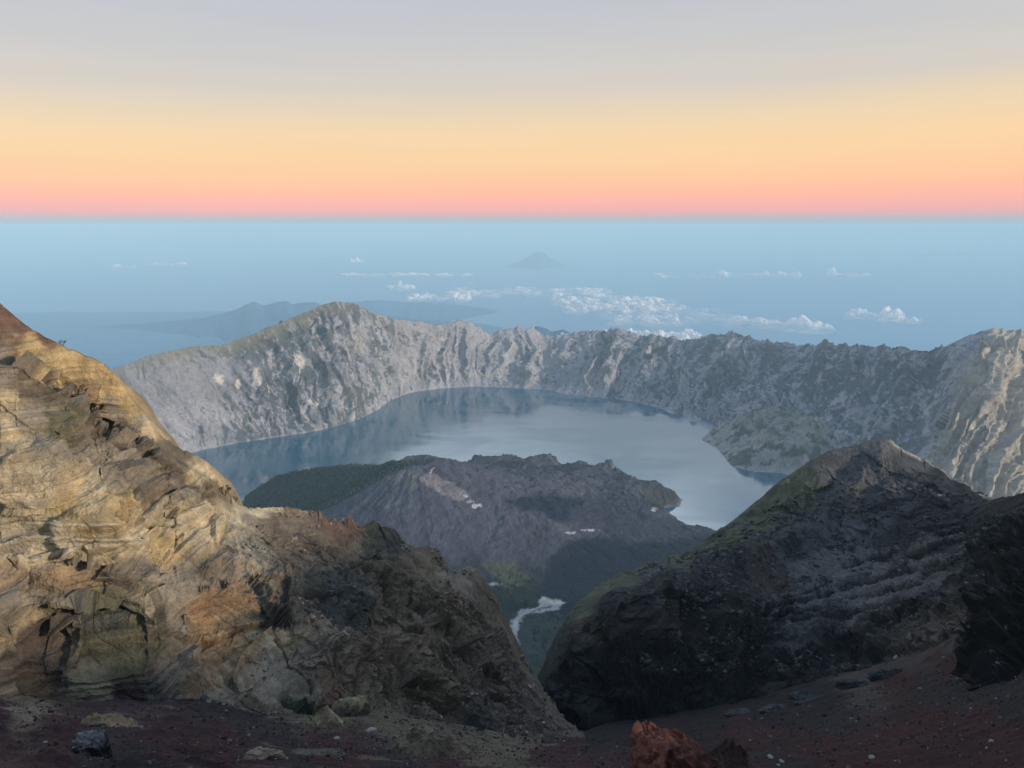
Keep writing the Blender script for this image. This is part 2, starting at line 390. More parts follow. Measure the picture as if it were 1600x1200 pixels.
    C = mix(C, np.array(CREAM) * .85, .6 * (1 - sstep(.3, 1., line_dist(jx, jy, [(250, 900), (275, 945), (295, 990), (314, 1065)]) / 5.)))
    C = C * (1 - .4 * groove)[..., None]
    C = mix(C, (.40, .36, .30), .75 * sstep(.55, .75, fbm(P / 3.0, 3, gain=.7, seed=77)) * (.3 + .4 * right))
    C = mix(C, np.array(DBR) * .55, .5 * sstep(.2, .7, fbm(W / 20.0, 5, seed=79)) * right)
    back = sstep(0, 6, np.arange(P.shape[1]) * -1.0 + nb)[None, :] * np.ones_like(X)
    C = mix(C, np.array(BRN), back * .7)
    C = C * (1 - .35 * np.clip(ck, 0, 1) * (.2 + .8 * right))[..., None]
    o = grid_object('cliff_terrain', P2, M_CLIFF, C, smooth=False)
    tag(o, 'tan and brown layered cliff of crumbling volcanic rock above the dark scree', 'cliff', kind='structure')
    return P2, X, Yp

def Xs_spur(X):
    sx = [-260, 0, 30, 70, 100, 118, 150, 180, 205, 225, 250, 290, 320, 340, 400]
    sy = [500, 557, 556, 588, 604, 642, 660, 668, 690, 704, 704, 730, 745, 783, 820]
    return np.interp(X, sx, sy)

# =================================================================== RIGHT RIDGE
def build_ridge():
    crest = [(815, 1110, 505), (850, 1050, 520), (878, 985, 545), (902, 950, 570), (938, 918, 620), (975, 898, 660), (1010, 883, 690), (1060, 873, 710), (1095, 855, 730), (1120, 837, 750), (1170, 800, 790), (1200, 774, 812), (1235, 745, 830), (1270, 722, 842), (1300, 707, 850), (1345, 696, 858), (1376, 686, 860), (1392, 690, 858), (1420, 706, 850), (1450, 722, 840), (1500, 750, 800), (1530, 768, 760), (1560, 784, 700), (1600, 776, 620), (1700, 745, 520), (1850, 700, 450), (2050, 690, 420)]
    foot = [(815, 1115, 498), (853, 1058, 508), (882, 998, 525), (906, 966, 540), (945, 935, 570), (990, 912, 600), (1030, 903, 620), (1080, 895, 640), (1130, 880, 660), (1180, 870, 690), (1240, 868, 710), (1300, 868, 720), (1350, 860, 720), (1420, 850, 690), (1480, 838, 650), (1540, 825, 590), (1600, 810, 500), (1700, 780, 420), (1850, 720, 350), (2050, 640, 330)]
    edge = [(815, 1120, 490), (856, 1066, 495), (888, 1010, 500), (922, 968, 508), (980, 935, 520), (1040, 922, 530), (1090, 925, 540), (1140, 940, 548), (1165, 955, 552), (1190, 968, 556), (1240, 985, 556), (1290, 985, 546), (1340, 975, 528), (1400, 960, 500), (1460, 940, 450), (1520, 925, 390), (1560, 915, 335), (1600, 905, 290), (1700, 880, 255), (1850, 830, 220), (2050, 780, 200)]
    base = [(815, 1128, 485), (860, 1090, 482), (885, 1106, 470), (910, 1130, 452), (1000, 1130, 450), (1100, 1117, 448), (1200, 1094, 446), (1300, 1064, 440), (1390, 1046, 425), (1450, 1022, 385), (1500, 1012, 335), (1540, 1030, 275), (1560, 1058, 228), (1600, 1066, 205), (1700, 1060, 182), (1850, 1050, 160), (2050, 1040, 150)]
    sink = [(x, y + 60, Y + 5) for x, y, Y in base]
    P, X, Yp = loft([crest, foot, edge, base, sink], [(815, 1600, 860), (1600, 2050, 90)], [130, 100, 130, 16], ksm=3)
    nb = 30
    P = add_back(P, [(0, 0), (12, 3), (40, 22), (150, 120), (420, 420), (900, 1000)], nb)
    X = np.concatenate([np.repeat(X[:, :1], nb, 1), X], 1); Yp = np.concatenate([np.repeat(Yp[:, :1], nb, 1) - 3, Yp], 1)
    n = normals(P); n = n * np.sign(-(n[..., 1:2] * 0.8 - n[..., 2:3] * 0.6) + 1e-6)
    W = warp(P, 60.0, 14.0, seed=150)
    yf = np.interp(X, [p[0] for p in foot], [p[1] for p in foot]); ye = np.interp(X, [p[0] for p in edge], [p[1] for p in edge])
    faceD = sstep(-6, 10, Yp - ye)                   # the dark face under the bench
    bench = sstep(-15, 10, Yp - yf) * (1 - faceD)
    slope = 1 - sstep(-15, 10, Yp - yf)
    outc = sstep(1490, 1590, X + 25 * fbm(P / 40., 3, seed=5)) * sstep(780, 830, Yp)
    lean = W.copy(); lean[..., 0] += 0.5 * W[..., 2]
    gul = ridged(lean * np.array([1 / 46., 1 / 80., 1 / 150.]), 5, seed=14) - .4
    flute = ridged(W * np.array([1 / 16., 1 / 40., 1 / 90.]), 5, gain=.55, seed=19) - .4
    crag = ridged(W / 15.0, 6, gain=.6, seed=24) - .4
    rough = fbm(W / 30.0, 6, gain=.55, seed=28)
    # lava beds cropping out along the bench, fanning up to the right
    jx = X + 9 * fbm(P / 30., 4, gain=.6, seed=33); jy = Yp + 7 * fbm(P / 30. + 5, 4, gain=.6, seed=34)
    groove = 0; ledge = 0
    for ln, wpx in [([(1200, 952), (1260, 938), (1330, 915), (1420, 893)], 6), ([(1215, 962), (1300, 948), (1380, 928), (1440, 915)], 5), ([(1240, 968), (1340, 958), (1430, 938), (1510, 905)], 7), ([(1320, 885), (1405, 864)], 3.5), ([(1230, 935), (1290, 918)], 3), ([(1340, 972), (1420, 955), (1470, 935)], 5), ([(1390, 905), (1470, 880)], 4), ([(1400, 880), (1500, 845)], 4), ([(1440, 900), (1530, 860)], 5)]:
        dl = line_dist(jx, jy, ln) / wpx
        groove = np.maximum(groove, 1 - sstep(.4, 1., dl))
        up_ = line_dist(jx, jy, [(x, y - wpx * 2.0) for x, y in ln]) / (wpx * 1.6)
        ledge = np.maximum(ledge, 1 - sstep(.4, 1., up_))
    band = ledge
    ribs = 0
    for ln, wpx, A in [([(1380, 693), (1335, 765), (1275, 820), (1190, 862), (1120, 886), (1050, 902)], 34, 11), ([(1300, 703), (1240, 785), (1170, 842), (1100, 882)], 26, 7), ([(1420, 705), (1455, 775), (1445, 845)], 30, 8), ([(1060, 870), (1035, 905)], 24, 6), ([(975, 893), (950, 935)], 24, 6), ([(1110, 892), (1078, 965), (1090, 1050)], 22, -9), ([(1195, 965), (1185, 1050)], 26, -10), ([(960, 930), (980, 1020), (975, 1100)], 26, 9), ([(1130, 930), (1150, 1010), (1145, 1090)], 24, 9), ([(1040, 915), (1030, 1000)], 20, 7), ([(1280, 985), (1270, 1050)], 24, 8), ([(905, 965), (898, 1050)], 16, 5)]:
        ribs = ribs + A * np.maximum(0, 1 - line_dist(jx, jy, ln) / wpx)
    d = ribs + slope * (3.5 * gul + 1.5 * rough + 1.6 * crag) + bench * (2.0 * rough + 2.0 * crag) + 2.6 * ledge - 4.0 * groove + faceD * (9.0 * flute + 5 * rough + 2.5 * crag) + outc * (9 * crag + 7 * rough)
    fa = facets(lean * np.array([1 / 24., 1 / 30., 1 / 55.]), 41); fb = facets(W / 8., 44); fc = facets(W / 3.2, 46)
    d = d + slope * (4.5 * fa + 1.6 * fb) + bench * (1.5 * fb + .9 * fc) + faceD * (6 * fa + 2.5 * fb) + outc * (7 * fa + 4 * fb + 1.5 * fc)
    taper = 1 - sstep(8, 30, Yp - np.interp(X, [p[0] for p in base], [p[1] for p in base]))
    d = d - 3 * slope + slope * 6 * facets(W * np.array([1 / 75., 1 / 75., 1 / 90.]), 47)
    cd = np.abs(Yp - Yp[:, :1] - 3)
    crestw = 0.08 + 0.92 * sstep(3, 60, cd)
    P2 = P + n * (d * taper * crestw)[..., None]
    xx = X[:, :1] + 0 * X
    P2[..., 2] += (1.6 * fbm(np.stack([xx / 20., 0 * X, 0 * X], -1), 5, gain=.6, seed=181) + 2.2 * facets(np.stack([xx / 26., 0 * X, 0 * X], -1), 183)) * np.exp(-cd / 9.)
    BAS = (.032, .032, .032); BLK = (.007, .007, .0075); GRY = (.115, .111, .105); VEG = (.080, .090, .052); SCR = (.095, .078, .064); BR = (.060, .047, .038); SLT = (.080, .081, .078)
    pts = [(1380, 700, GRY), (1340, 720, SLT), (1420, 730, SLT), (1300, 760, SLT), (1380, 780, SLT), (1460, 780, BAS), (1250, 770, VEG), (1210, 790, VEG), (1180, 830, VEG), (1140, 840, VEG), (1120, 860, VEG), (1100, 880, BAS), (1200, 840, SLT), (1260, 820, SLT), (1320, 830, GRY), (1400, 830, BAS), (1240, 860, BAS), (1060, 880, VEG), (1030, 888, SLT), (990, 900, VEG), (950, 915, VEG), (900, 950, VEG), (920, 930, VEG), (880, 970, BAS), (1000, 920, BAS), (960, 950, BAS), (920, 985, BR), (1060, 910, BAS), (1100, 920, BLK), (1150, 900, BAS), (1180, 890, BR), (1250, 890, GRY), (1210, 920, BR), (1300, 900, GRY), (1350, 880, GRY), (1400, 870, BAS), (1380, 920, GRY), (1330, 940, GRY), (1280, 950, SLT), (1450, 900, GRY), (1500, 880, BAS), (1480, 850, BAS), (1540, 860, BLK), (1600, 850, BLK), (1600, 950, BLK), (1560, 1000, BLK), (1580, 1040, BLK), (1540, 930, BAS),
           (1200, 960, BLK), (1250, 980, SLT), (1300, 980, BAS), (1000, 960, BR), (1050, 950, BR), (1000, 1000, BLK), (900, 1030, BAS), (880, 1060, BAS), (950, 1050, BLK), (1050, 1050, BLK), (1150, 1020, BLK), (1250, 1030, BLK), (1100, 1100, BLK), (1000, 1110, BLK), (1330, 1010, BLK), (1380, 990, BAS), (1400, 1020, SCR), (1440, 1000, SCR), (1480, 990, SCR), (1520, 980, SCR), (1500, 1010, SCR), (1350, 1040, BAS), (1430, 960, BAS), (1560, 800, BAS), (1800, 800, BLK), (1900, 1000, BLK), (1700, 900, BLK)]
    sx = X + 26 * fbm(P / 40.0, 5, seed=160); sy = Yp + 26 * fbm(P / 40.0 + 9, 5, seed=164)
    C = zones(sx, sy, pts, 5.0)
    C = C * (1 + .45 * fbm(W / 14.0, 5, gain=.6, seed=170) + .25 * fbm(W * np.array([1 / 6., 1 / 6., 1 / 40.]), 4, seed=171))[..., None]
    C = mix(C, (.13, .125, .12), .8 * ledge * sstep(-.2, .35, fbm(P / 7.0, 4, gain=.65, seed=172)))
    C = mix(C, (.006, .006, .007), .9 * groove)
    C = mix(C, (.16, .155, .15), .7 * sstep(.45, .7, fbm(P / 5.0, 3, gain=.7, seed=173)) * (bench * .9 + slope * .35))
    C = mix(C, (.022, .03, .014), .8 * sstep(.1, .5, fbm(W / 18., 5, seed=174)) * slope * (1 - sstep(1150, 1300, X)))
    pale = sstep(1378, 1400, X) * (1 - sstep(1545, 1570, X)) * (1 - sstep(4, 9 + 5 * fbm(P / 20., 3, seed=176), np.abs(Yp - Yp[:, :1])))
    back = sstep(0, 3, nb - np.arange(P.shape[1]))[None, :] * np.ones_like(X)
    C = mix(C, (.42, .37, .30), np.maximum(pale * .85, back * sstep(1375, 1390, X) * (1 - sstep(1535, 1560, X)) * .8))  # sunlit rim painted into the crest and back slope colour
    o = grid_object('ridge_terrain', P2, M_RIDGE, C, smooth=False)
    tag(o, 'black and grey lava ridge rising to a dark peak across the gorge from the tan cliff', 'ridge', kind='structure')
    return P2, X, Yp

# =================================================================== FOREGROUND SCREE
FLOOR_ROWS = [
    [(-300, 1080, 215), (0, 1084, 228), (100, 1094, 236), (300, 1090, 246), (400, 1112, 252), (500, 1117, 262), (600, 1102, 286), (650, 1119, 296), (800, 1147, 322), (870, 1152, 345), (915, 1142, 400), (950, 1128, 455), (1000, 1121, 462), (1100, 1107, 458), (1200, 1084, 456), (1300, 1054, 452), (1390, 1034, 436), (1450, 1009, 396), (1500, 994, 347), (1540, 1008, 292), (1560, 1040, 242), (1600, 1046, 216), (1700, 1042, 190), (2000, 1030, 165)],
    [(-300, 1125, 122), (0, 1130, 130), (300, 1140, 136), (600, 1150, 172), (800, 1168, 230), (915, 1160, 310), (1000, 1150, 335), (1100, 1140, 322), (1200, 1124, 305), (1300, 1104, 285), (1400, 1088, 262), (1500, 1078, 215), (1600, 1092, 150), (1700, 1090, 130), (2000, 1080, 110)],
    [(-300, 1185, 72), (0, 1190, 75), (400, 1195, 80), (800, 1200, 105), (1000, 1200, 115), (1200, 1190, 120), (1400, 1175, 112), (1600, 1165, 90), (2000, 1160, 70)],
    [(-300, 1255, 42), (0, 1255, 42), (800, 1265, 48), (1200, 1255, 52), (1600, 1240, 45), (2000, 1235, 38)],
    [(-300, 1420, 18), (800, 1430, 18), (2000, 1420, 18)]]

def build_floor():
    P, X, Yp = loft(FLOOR_ROWS, [(-300, 0, 60), (0, 1600, 900), (1600, 2000, 60)], [110, 90, 60, 16], ksm=6)
    # the stand behind: up to and past the photographer
    last = P[:, -1]
    ext = []
    for (Yd, z, sp) in [(8, -8, 2.2), (0, -2.2, 4), (-20, -1.5, 8), (-80, -4, 16)]:
        e = last.copy(); e[:, 0] *= sp; e[:, 1] = Yd; e[:, 2] = z; ext.append(e)
    far = P[:, :1] + np.array([0, 22, -26])
    P = np.concatenate([far, P, np.stack(ext, 1)], 1)
    X = np.concatenate([X[:, :1], X, np.repeat(X[:, -1:], 4, 1)], 1); Yp = np.concatenate([Yp[:, :1], Yp, np.repeat(Yp[:, -1:], 4, 1)], 1)
    W = warp(P, 30., 5., seed=250)
    d = 1.4 * fbm(W / 32., 5, seed=210) + .55 * fbm(W / 6., 5, gain=.6, seed=214) + .9 * (ridged(W * np.array([1 / 26., 1 / 11., 1 / 11.]), 4, seed=217) - .4)
    near = sstep(15, 60, P[..., 1])
    left = 1 - sstep(250, 700, X)
    d = d + 2.2 * left * (ridged(W / 22., 4, seed=221) - .45)
    P2 = P.copy(); P2[..., 2] += d * near * sstep(0, 14, (np.arange(P.shape[1]))[None] * 1.0)
    DP = (.036, .0125, .0135); DG = (.023, .018, .019); RD = (.050, .011, .010); RD2 = (.040, .011, .010); BK = (.010, .008, .009); SC = (.075, .062, .052); OL = (.10, .085, .055); PK = (.17, .135, .09)
    pts = [(0, 1130, DP), (100, 1160, DP), (250, 1140, DP), (200, 1190, DG), (400, 1190, DP), (350, 1150, DP), (500, 1150, DP), (450, 1170, DG), (550, 1180, DP), (600, 1190, DG), (700, 1190, DP), (750, 1160, OL), (820, 1165, OL), (850, 1190, DP), (900, 1180, DP), (930, 1150, BK), (1000, 1140, BK), (1100, 1130, BK), (1050, 1160, RD2), (1150, 1150, RD2), (950, 1200, DP), (1200, 1120, BK), (1200, 1150, RD), (1200, 1190, DG), (1300, 1100, BK), (1300, 1130, DG), (1300, 1170, RD), (1350, 1070, SC), (1400, 1060, RD), (1400, 1030, SC), (1450, 1010, SC), (1500, 1000, SC), (1480, 1040, RD), (1440, 1080, DG), (1500, 1070, DG), (1560, 1080, DG), (1600, 1100, DG), (1450, 1120, RD), (1550, 1130, RD), (1600, 1160, RD), (1400, 1170, RD), (1500, 1190, RD2), (1580, 1200, RD), (50, 1095, PK), (-50, 1095, PK), (400, 1115, DG), (330, 1100, DG), (220, 1100, PUR), (500, 1125, OL), (620, 1130, OL), (680, 1130, OL), (1700, 1050, DG), (1800, 1150, RD)]
    sx = X + 45 * fbm(P / 30., 4, seed=230); sy = Yp + 12 * fbm(P / 22. + 5, 5, seed=233)
    C = zones(sx, sy, pts, 5.0)
    C = C * (1 + .5 * fbm(W / 3.0, 4, gain=.65, seed=240) + .3 * fbm(W * np.array([1 / 40., 1 / 6., 1 / 6.]), 4, seed=243))[..., None]
    C = C * (1 - .3 * sstep(900, 1050, X))[..., None]
    C = mix(C, (.15, .13, .115), .8 * sstep(.62, .8, fbm(P / 1.5, 3, gain=.7, seed=244)) * (1 - sstep(150, 280, P[..., 1])))
    C = mix(C, PK, .55 * sstep(.42, .6, fbm(W * np.array([1 / 40., 1 / 8., 1 / 8.]), 4, seed=246)) * (1 - sstep(820, 950, X)) * sstep(60, 110, P[..., 1]))
    o = grid_object('ground', P2, M_SCREE, C, smooth=True)
    tag(o, 'dark purple and red cinder scree sloping down at the foot of the cliff', 'scree slope', kind='structure')
    return P2, X, Yp

# =================================================================== CRATER RIM
def build_rim():
    crest = [(-300, 600, 4000), (0, 610, 4600), (100, 602, 4900), (180, 576, 5100), (225, 558, 5250), (262, 550, 5350), (300, 541, 5500), (345, 540, 5650), (400, 520, 5900), (440, 503, 6100), (470, 492, 6250), (500, 478, 6400), (530, 470, 6550), (553, 474, 6650), (580, 488, 6800), (610, 497, 7000), (640, 502, 7150), (690, 509, 7450), (715, 500, 7600), (732, 503, 7650), (770, 523, 7800), (798, 513, 7900), (815, 508, 7930), (830, 512, 7950), (850, 523, 8000), (872, 526, 8000), (895, 521, 8000), (915, 517, 7980), (940, 518, 7950), (970, 513, 7900), (1000, 523, 7850), (1050, 527, 7700), (1080, 531, 7600), (1115, 522, 7450), (1140, 521, 7350), (1190, 530, 7050), (1220, 535, 6850), (1250, 542, 6700), (1290, 533, 6450), (1330, 540, 6200), (1370, 541, 5950), (1420, 545, 5650), (1460, 549, 5450), (1490, 537, 5280), (1512, 528, 5150), (1530, 520, 5020), (1545, 517, 4900), (1600, 519, 5000), (1700, 522, 5200), (1900, 530, 5400)]
    shore_px = [(-300, 760), (0, 740), (200, 725), (300, 707), (320, 702), (400, 688), (470, 678), (520, 668), (560, 656), (590, 641), (610, 626), (630, 617), (650, 612), (690, 607), (740, 604), (800, 606), (850, 609), (880, 616), (920, 620), (980, 626), (1030, 637), (1050, 647), (1075, 658), (1112, 663), (1130, 670), (1180, 690), (1250, 720), (1320, 745), (1400, 765), (1440, 775), (1480, 800), (1600, 830), (1900, 860)]
    shore = [(x, y, float(at_z(x, y, LAKE)[1])) for x, y in shore_px]
    c = np.array(crest); s = np.array(shore)
    xs = sorted(set(list(c[:, 0]) + list(s[:, 0])))
    rows = [crest]
    def between(t, bow):
        r = []
        for x in xs:
            cy, cY = np.interp(x, c[:, 0], c[:, 1]), np.interp(x, c[:, 0], c[:, 2])
            sy, sY = np.interp(x, s[:, 0], s[:, 1]), np.interp(x, s[:, 0], s[:, 2])
            r.append((x, cy + (sy - cy) * t, cY + (sY - cY) * (t ** bow)))
        return r
    rows += [between(.3, .9), between(.65, .85), shore, [(x, y + 22, Y - 60) for x, y, Y in shore]]
    P, X, Yp = loft(rows, [(-300, 150, 120), (150, 1600, 1400), (1600, 1900, 90)], [80, 90, 90, 10], ksm=6)
    # the lit spur on the right: a fold standing out of the wall
    fold = np.interp(Yp, [515, 560, 600, 660, 720, 800], [1546, 1516, 1500, 1474, 1446, 1425])
    dx = X - fold
    out = np.exp(-np.abs(dx) / np.where(dx < 0, 60., 150.)) * sstep(515, 560, Yp) * 520
    P = P * (1 - (out / np.maximum(P[..., 1], 1))[..., None])
    nb = 40
    P = add_back(P, [(0, 0), (60, 18), (250, 110), (900, 480), (2400, 1200), (6000, 2100)], nb)
    X = np.concatenate([np.repeat(X[:, :1], nb, 1), X], 1); Yp = np.concatenate([np.repeat(Yp[:, :1], nb, 1) - 2, Yp], 1)
    n = normals(P); n = n * np.sign(-(n[..., 1:2] * 0.8 - n[..., 2:3] * 0.6) + 1e-6)
    W = warp(P, 420., 70., seed=350)
    up = np.clip((P[..., 2] - LAKE) / 500., 0, 1.6)
    gv = Yp - Yp[:, :1]
    gu = X + 26 * fbm(P / 600., 5, gain=.55, seed=302) + 3.5 * fbm(P / 90., 4, seed=303) - gv * np.interp(X, [150, 400, 560, 700, 900, 1100, 1400], [.55, .5, .35, .05, -.1, -.35, -.45])
    gul = ridged(np.stack([gu / 46., gv / 260., 0 * X], -1), 3, gain=.55, seed=304) - .42
    gul2 = ridged(np.stack([gu / 15., gv / 110., 0 * X + 2], -1), 4, gain=.6, seed=308) - .4
    crag = fbm(W / 120., 6, gain=.55, seed=312)
    steep = sstep(620, 760, X) * (1 - sstep(1050, 1200, X))
    sm = 1 - sstep(330, 420, X + 40 * fbm(P / 300., 3, seed=318)) * 1.0      # smooth ash slope on the far left
    d = (1 - .6 * sm) * ((60 + 70 * sstep(-.3, .4, fbm(P / 700., 3, seed=309))) * gul + 40 * gul2 * (1 + .3 * steep) + 24 * crag)
    d = d + (1 - .75 * sm) * 5 * facets(W / 38., 373)
    d = d * (1 - .85 * np.exp(-((dx_like(X, Yp) + 24) / 26.) ** 2) * sstep(540, 600, Yp))
    shw = sstep(0, 22, np.abs(Yp - np.interp(X, s[:, 0], s[:, 1])))
    below = Yp > np.interp(X, s[:, 0], s[:, 1])
    crestw = 0.22 + 0.78 * sstep(1, 26, np.abs(Yp - Yp[:, :1] - 2))
    d = d * crestw * np.where(below, .15, .15 + .85 * shw)
    P2 = P + n * d[..., None]
    jag = (ridged(np.stack([X / 30., Yp * 0, Yp * 0], -1), 5, gain=.55, seed=361) - .45) * 50 * sstep(600, 700, X) + 6 * fbm(np.stack([X / 9., Yp * 0, Yp * 0 + 3], -1), 4, seed=366)
    P2[..., 2] += jag * np.exp(-np.abs(Yp - Yp[:, :1] - 2) / 6.0)
    ROCK = np.array((.30, .283, .29)); ROCK2 = np.array((.215, .205, .22)); VEG = np.array((.056, .066, .074)); GRASS = np.array((.15, .135, .085)); ASH = np.array((.21, .20, .205)); TANR = np.array((.33, .285, .22)); PALE = np.array((.55, .5, .42))
    C = mix(ROCK, ROCK2, sstep(-.4, .5, fbm(W / 260., 4, seed=320)))
    C = mix(C, ROCK * 1.25, .8 * sstep(.1, .6, fbm(np.stack([gu / 7., gv / 60., 0 * X], -1), 5, seed=322)))
    vn = .55 * fbm(np.stack([gu / 10., gv / 45., 0 * X + 7], -1), 5, gain=.65, seed=335) + .3 * fbm(W * np.array([1 / 120., 1 / 120., 1 / 260.]), 6, gain=.66, seed=330) + .35 * fbm(W * np.array([1 / 40., 1 / 40., 1 / 60.]), 4, gain=.7, seed=333)
    bias = np.interp(X, [150, 300, 420, 560, 640, 700, 850, 950, 1050, 1150, 1250, 1400, 1460, 1500, 1600], [-.8, -.25, .08, 0, -.22, -.40, -.32, -.12, -.03, -.03, 0, .02, .1, -.3, -.35])
    bias = bias + np.interp(Yp - Yp[:, :1], [0, 12, 40, 90], [-.02, .10, .09, .03])
    veg = sstep(-.06, .10, vn + bias)
    C = mix(C, VEG, veg * .84)
    C = mix(C, ASH * (1 + .25 * fbm(W * np.array([1 / 60., 1 / 60., 1 / 500.]), 4, seed=341))[..., None], sm * sstep(555, 575, Yp) * (1 - sstep(610, 650, Yp + 20 * fbm(P / 200., 3, seed=343))) * .9)
    topg = (1 - sstep(4, 34, Yp - Yp[:, :1] + 14 * fbm(P / 160., 4, seed=345))) * np.interp(X, [150, 280, 480, 530, 620, 700, 1500], [0, .8, .7, .4, .25, .0, .0])
    C = mix(C, GRASS, topg)
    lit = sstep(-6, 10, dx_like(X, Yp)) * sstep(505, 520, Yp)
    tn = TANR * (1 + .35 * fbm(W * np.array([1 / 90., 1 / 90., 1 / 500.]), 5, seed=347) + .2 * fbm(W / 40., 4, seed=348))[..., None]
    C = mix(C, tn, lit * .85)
    for (cx, cy, rx, ry) in [(400, 590, 7, 18), (342, 592, 9, 9), (490, 628, 12, 5), (372, 600, 4, 7), (420, 606, 3, 8), (750, 585, 40, 6), (560, 530, 18, 26), (470, 560, 9, 14)]:
        q = ((X - cx) / rx) ** 2 + ((Yp - cy) / ry) ** 2 + 1.1 * fbm(P / 35., 4, seed=int(cx))
        C = mix(C, PALE * (.8 if ry > 20 or rx > 30 else 1), (1 - sstep(.3, 1.3, q)) * (.35 if (ry > 20 or rx > 30) else .8))
    edge_s = np.exp(-((Yp - np.interp(X, s[:, 0], s[:, 1]) + 1.5) / 1.6) ** 2)
    C = mix(C, (.36, .35, .33), edge_s * .4 * sstep(-.3, .3, fbm(P / 120., 4, seed=351)))
    C = C * (1 + .25 * fbm(W / 28., 4, gain=.65, seed=349))[..., None]
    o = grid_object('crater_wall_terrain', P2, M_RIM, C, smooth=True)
    tag(o, 'grey rocky crater wall with dark scrub ringing the far side of the lake', 'crater wall', kind='structure')
    return P2, X, Yp, shore

def dx_like(X, Yp):
    return X - np.interp(Yp, [515, 560, 600, 660, 720, 800], [1546, 1516, 1500, 1474, 1446, 1425])

# =================================================================== HEADLAND on the lake's right shore
def build_headland():
    out = [(1098, 686), (1108, 694), (1128, 706), (1142, 728), (1180, 737), (1226, 741), (1300, 752), (1360, 740), (1340, 690), (1260, 672), (1200, 660), (1150, 664), (1112, 672)]
    poly = np.array([at_z(x, y, LAKE)[:2] for x, y in out])
    x = np.linspace(poly[:, 0].min() - 60, poly[:, 0].max() + 60, 300); y = np.linspace(poly[:, 1].min() - 60, poly[:, 1].max() + 60, 300)
    X, Y = np.meshgrid(x, y, indexing='ij')
    sd = poly_dist(X, Y, poly)
    P = np.stack([X, Y, 0 * X], -1)
    sd = sd + 45 * fbm(P / 170., 4, seed=401)
    c = at_z(1190, 705, LAKE)
    h = np.where(sd > 0, 30 * sstep(0, 60, sd) + 150 * sstep(0, 330, sd), -40 * sstep(0, 60, -sd))
    h = h + sstep(5, 90, sd) * (70 * (ridged(warp(P, 150., 30., seed=406) / 190., 5, gain=.58, seed=404) - .45) + 18 * facets(P / 45., 408))
    P[..., 2] = LAKE + h
    vn = fbm(P / 110., 6, gain=.62, seed=410)
    C = mix(np.array((.25, .235, .225)), (.31, .29, .26), sstep(-.3, .4, fbm(P / 200., 4, seed=412)))
    C = mix(C, (.045, .056, .045), .85 * sstep(.0, .22, vn))
    C = mix(C, (.19, .18, .13), .6 * sstep(130, 160, h) * sstep(-.2, .2, fbm(P / 150., 3, seed=415)))
    o = grid_object('headland_terrain', P, M_RIM, C)
    tag(o, 'scrubby grey headland jutting into the lake from the right shore', 'headland', kind='structure')

def poly_dist(X, Y, poly):
    """signed distance to a polygon, positive inside"""
    d = np.full(X.shape, 1e12); ins = np.zeros(X.shape, bool)
    n = len(poly)
    for i in range(n):
        a = poly[i]; b = poly[(i + 1) % n]
        e = b - a
        t = np.clip(((X - a[0]) * e[0] + (Y - a[1]) * e[1]) / (e @ e + 1e-9), 0, 1)
        d = np.minimum(d, (X - a[0] - t * e[0]) ** 2 + (Y - a[1] - t * e[1]) ** 2)
        cond = ((a[1] > Y) != (b[1] > Y)) & (X < (b[0] - a[0]) * (Y - a[1]) / (b[1] - a[1] + 1e-12) + a[0])
        ins ^= cond
    return np.where(ins, 1, -1) * np.sqrt(d)

